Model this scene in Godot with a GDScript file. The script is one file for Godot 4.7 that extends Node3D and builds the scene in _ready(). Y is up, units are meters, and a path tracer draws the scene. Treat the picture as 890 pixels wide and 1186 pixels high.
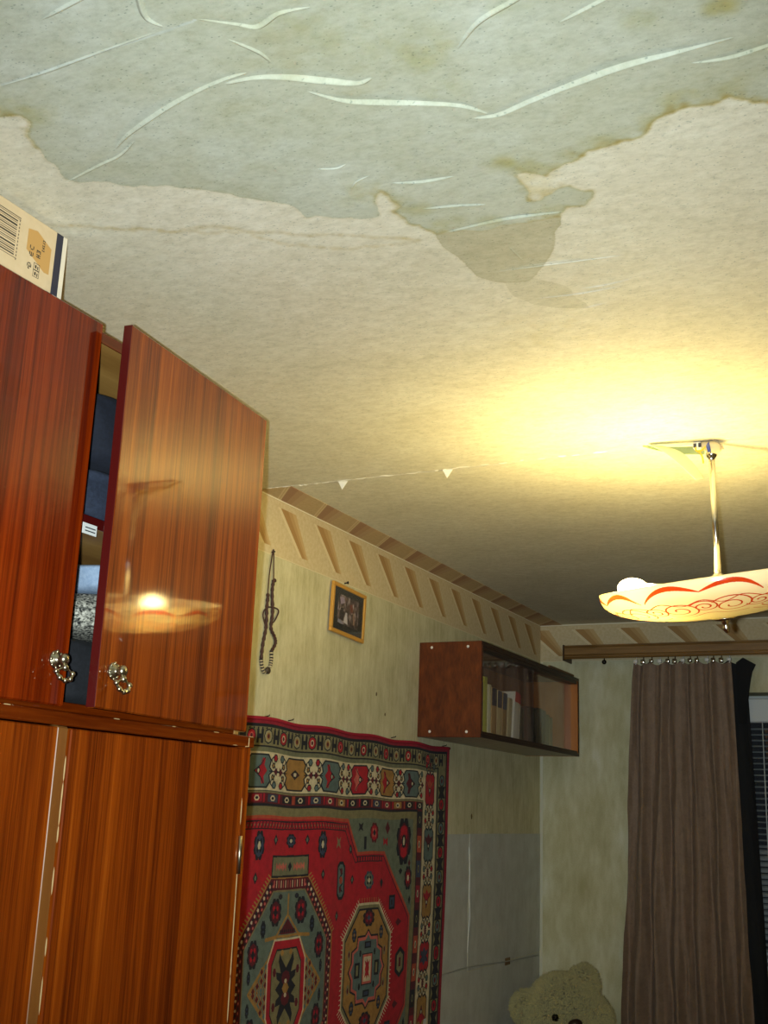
extends Node3D
# A lamp-lit room at night, photographed with a small flash: a water-stained papered ceiling, a lacquered wardrobe, a wall rug.

const XL := -1.987      # left wall
const XR := 0.95
const ZF := -5.874      # window wall
const ZN := 0.6
const H := 2.5
const EYE := Vector3(0, 1.5, 0)
const SEAM := -3.03

var used := {}
var T := {}

# ------------------------------------------------------------------ mesh builder
class MB:
	var st := SurfaceTool.new()
	var off := Vector3.ZERO
	var planar := ""
	func _init(o := Vector3.ZERO, smooth := false):
		st.begin(Mesh.PRIMITIVE_TRIANGLES)
		off = o
		st.set_smooth_group(0 if smooth else 0xFFFFFFFF)
	func smooth(on: bool):
		st.set_smooth_group(0 if on else 0xFFFFFFFF)
	func v(p: Vector3, uv: Vector2):
		st.set_uv(uv)
		st.set_uv2(uv)
		st.add_vertex(p - off)
	func tri(a: Vector3, b: Vector3, c: Vector3, ref: Vector3, ua := Vector2.ZERO, ub := Vector2.ZERO, uc := Vector2.ZERO):
		var n := (b - a).cross(c - a)
		if n.dot((a + b + c) / 3.0 - ref) > 0.0:
			v(a, ua); v(c, uc); v(b, ub)
		else:
			v(a, ua); v(b, ub); v(c, uc)
	func quad(a: Vector3, b: Vector3, c: Vector3, d: Vector3, ref: Vector3, ua := Vector2.ZERO, ub := Vector2.ZERO, uc := Vector2.ZERO, ud := Vector2.ZERO):
		tri(a, b, c, ref, ua, ub, uc)
		tri(a, c, d, ref, ua, uc, ud)
	static func buv(p: Vector3, lo: Vector3, ax: int) -> Vector2:
		var q := p - lo
		if ax == 0: return Vector2(q.z, -q.y)
		if ax == 1: return Vector2(q.x, q.z)
		return Vector2(q.x, -q.y)
	# box between two corners, edges chamfered by ch; uv in metres from its low corner
	func box(lo: Vector3, hi: Vector3, ch := 0.0, uvs := 1.0):
		var a := Vector3(minf(lo.x, hi.x), minf(lo.y, hi.y), minf(lo.z, hi.z))
		var b := Vector3(maxf(lo.x, hi.x), maxf(lo.y, hi.y), maxf(lo.z, hi.z))
		var c := (a + b) / 2.0
		var h := (b - a) / 2.0
		ch = minf(ch, minf(h.x, minf(h.y, h.z)) * 0.9)
		for ax in 3:
			var i := (ax + 1) % 3
			var j := (ax + 2) % 3
			for s in [-1.0, 1.0]:
				var q := []
				for k in [[-1, -1], [1, -1], [1, 1], [-1, 1]]:
					var p := c
					p[ax] += s * h[ax]
					p[i] += k[0] * (h[i] - ch)
					p[j] += k[1] * (h[j] - ch)
					q.append(p)
				quad(q[0], q[1], q[2], q[3], c, buv(q[0], a, ax) * uvs, buv(q[1], a, ax) * uvs, buv(q[2], a, ax) * uvs, buv(q[3], a, ax) * uvs)
			if ch > 0.0:
				for si in [-1.0, 1.0]:
					for sj in [-1.0, 1.0]:
						var q := []
						for e in [[-1, 0], [1, 0], [1, 1], [-1, 1]]:
							var p := c
							p[ax] += e[0] * (h[ax] - ch)
							p[i] += si * (h[i] - (ch if e[1] == 1 else 0.0))
							p[j] += sj * (h[j] - (0.0 if e[1] == 1 else ch))
							q.append(p)
						quad(q[0], q[1], q[2], q[3], c, buv(q[0], a, i) * uvs, buv(q[1], a, i) * uvs, buv(q[2], a, i) * uvs, buv(q[3], a, i) * uvs)
		if ch > 0.0:
			for sx in [-1.0, 1.0]:
				for sy in [-1.0, 1.0]:
					for sz in [-1.0, 1.0]:
						var s := Vector3(sx, sy, sz)
						var p := c + s * h
						tri(p - Vector3(0, sy, sz) * ch, p - Vector3(sx, 0, sz) * ch, p - Vector3(sx, sy, 0) * ch, c, buv(p, a, 0) * uvs, buv(p, a, 0) * uvs, buv(p, a, 0) * uvs)
	# turned shape about the y axis through at: profile of (radius, height)
	func lathe(prof: Array, at: Vector3, n := 24, b := Basis.IDENTITY, umul := 1.0):
		var acc := [0.0]
		for i in range(1, prof.size()):
			acc.append(acc[i - 1] + (prof[i] as Vector2).distance_to(prof[i - 1]))
		for i in prof.size() - 1:
			var p0: Vector2 = prof[i]
			var p1: Vector2 = prof[i + 1]
			var mid := (p0 + p1) / 2.0
			var t := (p1 - p0)
			var nrm := Vector2(t.y, -t.x).normalized()
			for k in n:
				var a0 := TAU * k / n
				var a1 := TAU * (k + 1) / n
				var d0 := Vector3(cos(a0), 0, sin(a0))
				var d1 := Vector3(cos(a1), 0, sin(a1))
				var dm := (d0 + d1) / 2.0
				var ref := at + b * (dm * (mid.x - nrm.x * 0.01) + Vector3.UP * (mid.y - nrm.y * 0.01))
				var u0 := float(k) / n * umul
				var u1 := float(k + 1) / n * umul
				var v0: float = acc[i] / acc[-1]
				var v1: float = acc[i + 1] / acc[-1]
				quad(at + b * (d0 * p0.x + Vector3.UP * p0.y), at + b * (d1 * p0.x + Vector3.UP * p0.y), at + b * (d1 * p1.x + Vector3.UP * p1.y), at + b * (d0 * p1.x + Vector3.UP * p1.y), ref, Vector2(u0, v0), Vector2(u1, v0), Vector2(u1, v1), Vector2(u0, v1))
	# round bar along points; r a number or one per point
	func tube(pts: Array, r, n := 8):
		var rings := []
		var up := Vector3(0.31, 0.83, 0.46)
		for i in pts.size():
			var t: Vector3 = (pts[mini(i + 1, pts.size() - 1)] - pts[maxi(i - 1, 0)]).normalized()
			if absf(t.dot(up)) > 0.95:
				up = Vector3(0.8, 0.1, -0.5)
			var sx := t.cross(up).normalized()
			up = sx.cross(t).normalized()
			var rr: float = r[i] if r is Array else r
			var ring := []
			for k in n:
				var a := TAU * k / n
				ring.append(pts[i] + (sx * cos(a) + up * sin(a)) * rr)
			rings.append(ring)
		for i in pts.size() - 1:
			var mid: Vector3 = (pts[i] + pts[i + 1]) / 2.0
			for k in n:
				var k1 := (k + 1) % n
				quad(rings[i][k], rings[i][k1], rings[i + 1][k1], rings[i + 1][k], mid, Vector2(float(k) / n, i), Vector2(float(k + 1) / n, i), Vector2(float(k + 1) / n, i + 1), Vector2(float(k) / n, i + 1))
		for e in [0, pts.size() - 1]:
			var inner: Vector3 = pts[1] if e == 0 else pts[-2]
			for k in n:
				tri(pts[e], rings[e][k], rings[e][(k + 1) % n], inner)
	func ball(c: Vector3, r: Vector3, n := 12, m := 8, b := Basis.IDENTITY):
		for i in m:
			for k in n:
				var q := []
				for e in [[0, 0], [0, 1], [1, 1], [1, 0]]:
					var la: float = -PI / 2 + PI * (i + e[0]) / m
					var lo: float = TAU * (k + e[1]) / n
					q.append(c + b * (Vector3(cos(la) * cos(lo), sin(la), cos(la) * sin(lo)) * r))
				if i > 0: tri(q[0], q[1], q[2], c, Vector2(float(k) / n, float(i) / m), Vector2(float(k + 1) / n, float(i) / m), Vector2(float(k + 1) / n, float(i + 1) / m))
				if i < m - 1: tri(q[0], q[2], q[3], c, Vector2(float(k) / n, float(i) / m), Vector2(float(k + 1) / n, float(i + 1) / m), Vector2(float(k) / n, float(i + 1) / m))
	# grid of points g[row][col] with uvs from a function of (col, row); front side towards "toward"
	func grid(g: Array, uvf: Callable, toward: Vector3):
		for i in g.size() - 1:
			for k in g[i].size() - 1:
				var a: Vector3 = g[i][k]
				var b: Vector3 = g[i][k + 1]
				var c: Vector3 = g[i + 1][k + 1]
				var d: Vector3 = g[i + 1][k]
				quad(a, b, c, d, (a + b + c + d) / 4.0 - toward, uvf.call(k, i), uvf.call(k + 1, i), uvf.call(k + 1, i + 1), uvf.call(k, i + 1))
	func mesh(m: Material) -> ArrayMesh:
		st.generate_normals()
		st.generate_tangents()
		var me := st.commit()
		me.surface_set_material(0, m)
		return me

# ------------------------------------------------------------------ nodes
func numbered(called: String) -> String:
	var n: int = used.get(called, -1) + 1
	used[called] = n
	return called if n == 0 else "%s_%03d" % [called, n]

func put(called: String, mb: MB, m: Material, parent: Node = null) -> MeshInstance3D:
	var o := MeshInstance3D.new()
	o.mesh = mb.mesh(m)
	o.cast_shadow = GeometryInstance3D.SHADOW_CASTING_SETTING_ON
	if parent == null:
		o.name = numbered(called)
		o.position = mb.off
		add_child(o)
	else:
		o.name = called
		parent.add_child(o, true)
	return o

func share(called: String, me: Mesh, parent: Node, at := Vector3.ZERO, b := Basis.IDENTITY) -> MeshInstance3D:
	var o := MeshInstance3D.new()
	o.mesh = me
	o.name = called
	parent.add_child(o, true)
	o.transform = Transform3D(b, at)
	return o

func tag(o: Node, label := "", category := "", group := "", kind := ""):
	if label: o.set_meta("label", label)
	if category: o.set_meta("category", category)
	if group: o.set_meta("group", group)
	if kind: o.set_meta("kind", kind)
	return o

func thing(called: String, at: Vector3, label: String, category: String, group := "") -> Node3D:
	var o := Node3D.new()
	o.name = numbered(called)
	o.position = at
	add_child(o)
	return tag(o, label, category, group)

func struct(called: String, mb: MB, m: Material, label := "", category := "") -> MeshInstance3D:
	return tag(put(called, mb, m), label, category, "", "structure")

# ------------------------------------------------------------------ textures and materials
func mat(c: Color, rough := 0.7, metal := 0.0) -> StandardMaterial3D:
	var m := StandardMaterial3D.new()
	m.albedo_color = c
	m.roughness = rough
	m.metallic = metal
	return m

func c8(r: int, g: int, b: int) -> Color:
	return Color8(r, g, b)

# layers: [seed, frequency, squeeze x, squeeze y, weight]; ramp: [[t, Color], ...]
func layered(w: int, h: int, layers: Array, ramp: Array) -> Image:
	var gr := Gradient.new()
	var of := PackedFloat32Array()
	var cs := PackedColorArray()
	for r in ramp:
		of.append(r[0]); cs.append(r[1])
	gr.offsets = of
	gr.colors = cs
	var data := []
	for l in layers:
		var n := FastNoiseLite.new()
		n.noise_type = FastNoiseLite.TYPE_SIMPLEX_SMOOTH
		n.seed = l[0]
		n.frequency = l[1]
		n.fractal_octaves = 3
		var im := n.get_seamless_image(maxi(int(w / l[2]), 2), maxi(int(h / l[3]), 2))
		im.convert(Image.FORMAT_L8)
		im.resize(w, h, Image.INTERPOLATE_CUBIC)
		data.append(im.get_data())
	var lut := PackedByteArray()
	for i in 256:
		var c := gr.sample(i / 255.0)
		lut.append(c.r8); lut.append(c.g8); lut.append(c.b8)
	var out := PackedByteArray()
	out.resize(w * h * 3)
	var nl := layers.size()
	for i in w * h:
		var t := 0.0
		for k in nl:
			t += (data[k][i] - 127.5) * layers[k][4]
		var q := clampi(int(127.5 + t), 0, 255) * 3
		out[i * 3] = lut[q]; out[i * 3 + 1] = lut[q + 1]; out[i * 3 + 2] = lut[q + 2]
	return Image.create_from_data(w, h, false, Image.FORMAT_RGB8, out)

func tex(im: Image) -> ImageTexture:
	im.generate_mipmaps()
	return ImageTexture.create_from_image(im)

func tmat(im: Image, rough := 0.8, scale := 1.0, tri := true, world := true) -> StandardMaterial3D:
	var m := mat(Color.WHITE, rough)
	m.albedo_texture = tex(im)
	m.uv1_triplanar = tri
	m.uv1_world_triplanar = tri and world
	m.uv1_scale = Vector3.ONE * scale
	return m

func rast_poly(im: Image, pts: Array, c: Color):
	var lo := 1e9
	var hi := -1e9
	for p in pts:
		lo = minf(lo, p.y); hi = maxf(hi, p.y)
	for y in range(maxi(0, floori(lo)), mini(im.get_height() - 1, ceili(hi)) + 1):
		var xs := []
		var yy := y + 0.5
		for i in pts.size():
			var a: Vector2 = pts[i]
			var b: Vector2 = pts[(i + 1) % pts.size()]
			if (a.y <= yy) != (b.y <= yy):
				xs.append(a.x + (yy - a.y) / (b.y - a.y) * (b.x - a.x))
		xs.sort()
		for i in range(0, xs.size() - 1, 2):
			var x0 := maxi(0, roundi(xs[i]))
			var x1 := mini(im.get_width(), roundi(xs[i + 1]))
			if x1 > x0:
				im.fill_rect(Rect2i(x0, y, x1 - x0, 1), c)

func rast_ell(im: Image, c: Vector2, r: Vector2, col: Color, n := 14):
	var p := []
	for i in n:
		p.append(c + Vector2(cos(TAU * i / n), sin(TAU * i / n)) * r)
	rast_poly(im, p, col)

func rast_line(im: Image, pts: Array, w: float, c: Color):
	for i in pts.size() - 1:
		var a: Vector2 = pts[i]
		var b: Vector2 = pts[i + 1]
		var n := maxi(1, ceili(a.distance_to(b) / maxf(w * 0.35, 0.7)))
		for k in n + 1:
			var p := a.lerp(b, float(k) / n)
			if w <= 2.0:
				im.fill_rect(Rect2i(roundi(p.x - w / 2), roundi(p.y - w / 2), maxi(1, roundi(w)), maxi(1, roundi(w))).intersection(Rect2i(0, 0, im.get_width(), im.get_height())), c)
			else:
				rast_ell(im, p, Vector2.ONE * w / 2, c, 8)

func stamp(im: Image, at: Vector2, r: float, c: Color, cache: Dictionary):
	var key := "%d_%s" % [int(r), c.to_html()]
	if not cache.has(key):
		var n := int(r) * 2 + 2
		var s := Image.create(n, n, false, Image.FORMAT_RGBA8)
		for y in n:
			for x in n:
				var d := Vector2(x + 0.5 - n / 2.0, y + 0.5 - n / 2.0).length() / (n / 2.0)
				s.set_pixel(x, y, Color(c.r, c.g, c.b, c.a * smoothstep(1.0, 0.0, d)))
		cache[key] = s
	var st: Image = cache[key]
	im.blend_rect(st, Rect2i(0, 0, st.get_width(), st.get_height()), Vector2i(at) - Vector2i.ONE * (st.get_width() / 2))

func curve(pts: Array, n := 6) -> Array:
	var out := []
	for i in pts.size() - 1:
		var p0 = pts[maxi(i - 1, 0)]
		var p1 = pts[i]
		var p2 = pts[i + 1]
		var p3 = pts[mini(i + 2, pts.size() - 1)]
		for k in n:
			out.append(p1.cubic_interpolate(p2, p0, p3, float(k) / n))
	out.append(pts[-1])
	return out

# ------------------------------------------------------------------ main
func _ready():
	# camera
	var cam := Camera3D.new()
	cam.name = "camera"
	cam.transform = Transform3D(Basis(Vector3(0.897, 0.037, -0.441), Vector3(0.079, 0.967, 0.242), Vector3(0.436, -0.252, 0.864)).orthonormalized(), EYE)
	cam.fov = rad_to_deg(2.0 * atan(593.0 / 1329.0))
	cam.near = 0.05
	cam.far = 60.0
	add_child(cam)
	cam.current = true
	# night outside
	var we := WorldEnvironment.new()
	we.name = "environment"
	var env := Environment.new()
	env.background_mode = Environment.BG_COLOR
	env.background_color = Color(0.03, 0.035, 0.05)
	env.tonemap_mode = Environment.TONE_MAPPER_LINEAR
	env.tonemap_exposure = 1.0
	env.sdfgi_enabled = true
	env.ssao_enabled = true
	env.ssil_enabled = true
	we.environment = env
	add_child(we)
	# the flash of the camera, left of its lens
	var fl := SpotLight3D.new()
	fl.name = "camera_flash"
	fl.transform = Transform3D(cam.transform.basis, EYE - cam.transform.basis.x * 0.045 - cam.transform.basis.z * 0.01)
	fl.light_color = Color(0.93, 0.985, 1.0)
	fl.light_energy = 6.9
	fl.spot_angle = 42.0
	fl.spot_angle_attenuation = 1.0
	fl.spot_range = 14.0
	fl.spot_attenuation = 2.0
	fl.light_size = 0.012
	fl.shadow_enabled = true
	add_child(fl)

	materials()
	room()
	ceiling()
	wall_paper()
	window_and_blind()
	wardrobe()
	top_cabinet()
	ceiling_lamp()
	rug()
	bookshelf()
	curtains()
	picture()
	necklace()
	carton()
	garments()
	teddy_bear()

func materials():
	var wood_ramp := [[0.0, c8(64, 20, 3)], [0.3, c8(98, 37, 5)], [0.55, c8(124, 53, 7)], [0.8, c8(146, 69, 12)], [1.0, c8(164, 86, 21)]]
	var streaks := layered(1024, 1024, [[3, 0.05, 1, 110, 0.42], [5, 0.014, 1, 140, 0.4], [9, 0.14, 1, 60, 0.4], [10, 0.32, 1, 26, 0.32], [12, 0.02, 4, 30, 0.2]], wood_ramp)
	var lac := func(im: Image, tint: Color) -> StandardMaterial3D:
		var m := tmat(im, 0.4, 0.9, false)
		m.albedo_color = tint
		m.metallic_specular = 0.1
		m.uv1_scale = Vector3(0.95, 0.6, 1)
		m.clearcoat_enabled = true
		m.clearcoat = 1.0
		m.clearcoat_roughness = 0.04
		return m
	T.lacquer = lac.call(streaks, Color(1.0, 0.98, 0.95))
	T.lacquer_red = lac.call(streaks, Color(0.9, 0.68, 0.6))
	var cross := Image.new()
	cross.copy_from(streaks)
	cross.rotate_90(CLOCKWISE)
	T.lacquer_across = lac.call(cross, Color(0.72, 0.62, 0.55))
	T.edge_red = mat(c8(74, 14, 12), 0.25)
	T.edge_tan = tmat(layered(256, 256, [[31, 0.03, 1, 20, 0.9]], [[0.0, c8(110, 62, 22)], [1.0, c8(158, 108, 52)]]), 0.4, 2.0)
	T.worn = mat(c8(196, 164, 112), 0.7)
	T.ply = tmat(layered(256, 256, [[33, 0.02, 1, 14, 0.9], [34, 0.1, 1, 8, 0.4]], [[0.0, c8(150, 104, 42)], [1.0, c8(198, 150, 78)]]), 0.6, 1.6)
	T.burl = tmat(layered(512, 512, [[41, 0.012, 1, 2, 0.45], [42, 0.05, 1, 4, 0.35], [43, 0.2, 1, 8, 0.3]], [[0.0, c8(40, 16, 8)], [0.25, c8(80, 34, 14)], [0.7, c8(112, 52, 20)], [1.0, c8(134, 70, 30)]]), 0.32, 2.6)
	T.dark_wood = mat(c8(40, 20, 12), 0.4)
	T.chrome = mat(c8(215, 212, 205), 0.16, 1.0)
	T.old_metal = mat(c8(176, 166, 140), 0.28, 1.0)
	T.dark_metal = mat(c8(60, 56, 52), 0.4, 1.0)
	T.white_plastic = mat(c8(232, 230, 222), 0.4)
	T.glass = mat(Color(0.9, 0.93, 0.92, 0.02), 0.02)
	T.glass.transparency = BaseMaterial3D.TRANSPARENCY_ALPHA
	T.grain = layered(512, 512, [[51, 0.03, 1.5, 1, 0.5], [52, 0.1, 2, 1, 0.55], [53, 0.25, 1, 1, 0.35]], [[0.0, c8(218, 218, 213)], [0.35, c8(238, 238, 234)], [0.7, c8(250, 250, 248)], [1.0, c8(255, 255, 255)]])
	# printed flecks of the ceiling paper
	var fr := RandomNumberGenerator.new()
	fr.seed = 19
	for q in 900:
		T.grain.fill_rect(Rect2i(fr.randi_range(0, 508), fr.randi_range(0, 509), fr.randi_range(1, 4), fr.randi_range(1, 2)), c8(196, 202, 200))
	T.paper_bump = tex(layered(512, 512, [[61, 0.05, 2, 1, 0.6], [62, 0.2, 1, 1, 0.5]], [[0.0, Color.BLACK], [1.0, Color.WHITE]]))

func room():
	var fl := MB.new(Vector3(-0.5, 0, -2.6))
	fl.box(Vector3(XL - 0.2, -0.2, ZF - 0.3), Vector3(XR + 0.2, 0, ZN + 0.2))
	struct("floor", fl, tmat(layered(512, 512, [[71, 0.03, 1, 30, 0.9]], [[0.0, c8(92, 52, 24)], [1.0, c8(140, 88, 46)]]), 0.4, 0.7))
	# left wall: pale olive paper with fine upright streaks
	var wp := layered(768, 768, [[81, 0.06, 1, 14, 0.36], [82, 0.2, 1, 5, 0.34], [83, 0.012, 1, 1.6, 0.45], [84, 0.3, 1, 1, 0.22]], [[0.0, c8(172, 164, 122)], [0.4, c8(200, 193, 152)], [0.7, c8(214, 208, 172)], [1.0, c8(228, 224, 196)]])
	var wm := tmat(wp, 0.85, 0.9)
	var wl := MB.new(Vector3(XL - 0.1, 0, -2.6))
	wl.box(Vector3(XL - 0.2, 0, ZF - 0.3), Vector3(XL, H, ZN + 0.2))
	T.wall_left = struct("wall_left", wl, wm)
	var far := layered(512, 768, [[91, 0.02, 1, 4, 0.5], [92, 0.08, 1, 5, 0.3], [93, 0.008, 1, 1.5, 0.5], [94, 0.3, 1, 1.5, 0.22]], [[0.0, c8(180, 172, 128)], [0.4, c8(200, 194, 154)], [0.65, c8(212, 208, 174)], [1.0, c8(228, 226, 206)]])
	T.far_paper = tmat(far, 0.85, 0.7)
	var wf := MB.new(Vector3(-0.5, 0, ZF - 0.15))
	var wx0 := -1.22
	var wx1 := 0.42
	var wy0 := 0.85
	var wy1 := 2.128
	wf.box(Vector3(XL, 0, ZF - 0.3), Vector3(wx0, H, ZF))
	wf.box(Vector3(wx1, 0, ZF - 0.3), Vector3(XR, H, ZF))
	wf.box(Vector3(wx0, 0, ZF - 0.3), Vector3(wx1, wy0, ZF))
	wf.box(Vector3(wx0, wy1, ZF - 0.3), Vector3(wx1, H, ZF))
	T.wall_far = struct("wall_far", wf, T.far_paper)
	var wr := MB.new(Vector3(XR + 0.1, 0, -2.6))
	wr.box(Vector3(XR, 0, ZF - 0.3), Vector3(XR + 0.2, H, ZN + 0.2))
	struct("wall_right", wr, wm)
	var wn := MB.new(Vector3(-0.5, 0, ZN + 0.1))
	wn.box(Vector3(XL, 0, ZN), Vector3(XR, H, ZN + 0.2))
	struct("wall_near", wn, wm)

# ------------------------------------------------------------------ ceiling
const STAIN := [Vector2(-1.24, -1.107), Vector2(-1.207, -1.118), Vector2(-1.208, -1.14), Vector2(-1.228, -1.169), Vector2(-1.242, -1.203), Vector2(-1.261, -1.256), Vector2(-1.266, -1.288), Vector2(-1.221, -1.316), Vector2(-1.159, -1.351), Vector2(-1.092, -1.381), Vector2(-1.053, -1.413), Vector2(-1.0, -1.465), Vector2(-0.972, -1.489), Vector2(-0.956, -1.521), Vector2(-0.952, -1.548), Vector2(-0.905, -1.567), Vector2(-0.873, -1.587), Vector2(-0.838, -1.592), Vector2(-0.82, -1.568), Vector2(-0.811, -1.534), Vector2(-0.792, -1.521), Vector2(-0.795, -1.553), Vector2(-0.783, -1.577), Vector2(-0.804, -1.593), Vector2(-0.795, -1.633), Vector2(-0.777, -1.667), Vector2(-0.764, -1.695), Vector2(-0.745, -1.69), Vector2(-0.686, -1.707), Vector2(-0.622, -1.707), Vector2(-0.552, -1.71), Vector2(-0.529, -1.685), Vector2(-0.493, -1.69), Vector2(-0.473, -1.672), Vector2(-0.474, -1.651), Vector2(-0.497, -1.629), Vector2(-0.528, -1.634), Vector2(-0.556, -1.652), Vector2(-0.576, -1.644), Vector2(-0.576, -1.608), Vector2(-0.569, -1.56), Vector2(-0.554, -1.56), Vector2(-0.532, -1.58), Vector2(-0.5, -1.569), Vector2(-0.468, -1.558), Vector2(-0.44, -1.533), Vector2(-0.4, -1.535), Vector2(-0.36, -1.534), Vector2(-0.338, -1.509), Vector2(-0.297, -1.484), Vector2(-0.272, -1.483), Vector2(-0.238, -1.493), Vector2(-0.224, -1.482), Vector2(-0.198, -1.504), Vector2(-0.176, -1.515), Vector2(-0.099, -1.564), Vector2(0.05, -1.5), Vector2(0.2, -1.35), Vector2(0.24, -1.1), Vector2(0.15, -0.85), Vector2(-0.1, -0.7), Vector2(-0.5, -0.62), Vector2(-0.95, -0.66), Vector2(-1.25, -0.8), Vector2(-1.36, -1.0)]
const PATCH := [Vector2(-0.766, -1.681), Vector2(-0.774, -1.737), Vector2(-0.766, -1.802), Vector2(-0.76, -1.873), Vector2(-0.725, -1.919), Vector2(-0.682, -1.924), Vector2(-0.656, -1.907), Vector2(-0.629, -1.88), Vector2(-0.595, -1.827), Vector2(-0.571, -1.768), Vector2(-0.546, -1.713), Vector2(-0.616, -1.685), Vector2(-0.696, -1.685)]
const FAINT := [Vector2(-0.671, -1.917), Vector2(-0.619, -1.97), Vector2(-0.613, -2.034), Vector2(-0.607, -2.085), Vector2(-0.674, -2.058), Vector2(-0.724, -1.99), Vector2(-0.725, -1.919)]
const TIDE := [Vector2(-1.45, -1.38), Vector2(-1.364, -1.416), Vector2(-1.274, -1.462), Vector2(-1.207, -1.5), Vector2(-1.122, -1.514), Vector2(-1.086, -1.543), Vector2(-1.063, -1.594), Vector2(-1.001, -1.644), Vector2(-0.947, -1.677), Vector2(-0.874, -1.692), Vector2(-0.812, -1.689)]
const CW := 1984
const CH := 2048
const CMX := 2.937
const CMZ := 3.03

func cpx(p: Vector2) -> Vector2:
	return Vector2((p.x - XL) / CMX * CW, -p.y / CMZ * CH)

func ragged(poly: Array, amp: float, sd: int) -> Array:
	var n := FastNoiseLite.new()
	n.seed = sd
	n.frequency = 14.0
	n.fractal_octaves = 4
	var out := []
	for i in poly.size():
		var a: Vector2 = poly[i]
		var b: Vector2 = poly[(i + 1) % poly.size()]
		var m := maxi(2, int(a.distance_to(b) / 0.004))
		for k in m:
			var p := poly[(i - 1 + poly.size()) % poly.size()] as Vector2
			var q := poly[(i + 2) % poly.size()] as Vector2
			var c := a.lerp(b, float(k) / m) * 0.5 + a.cubic_interpolate(b, p, q, float(k) / m) * 0.5
			out.append(c + Vector2(n.get_noise_2d(c.x, c.y), n.get_noise_2d(c.x + 9.0, c.y + 5.0)) * amp)
	return out

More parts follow.
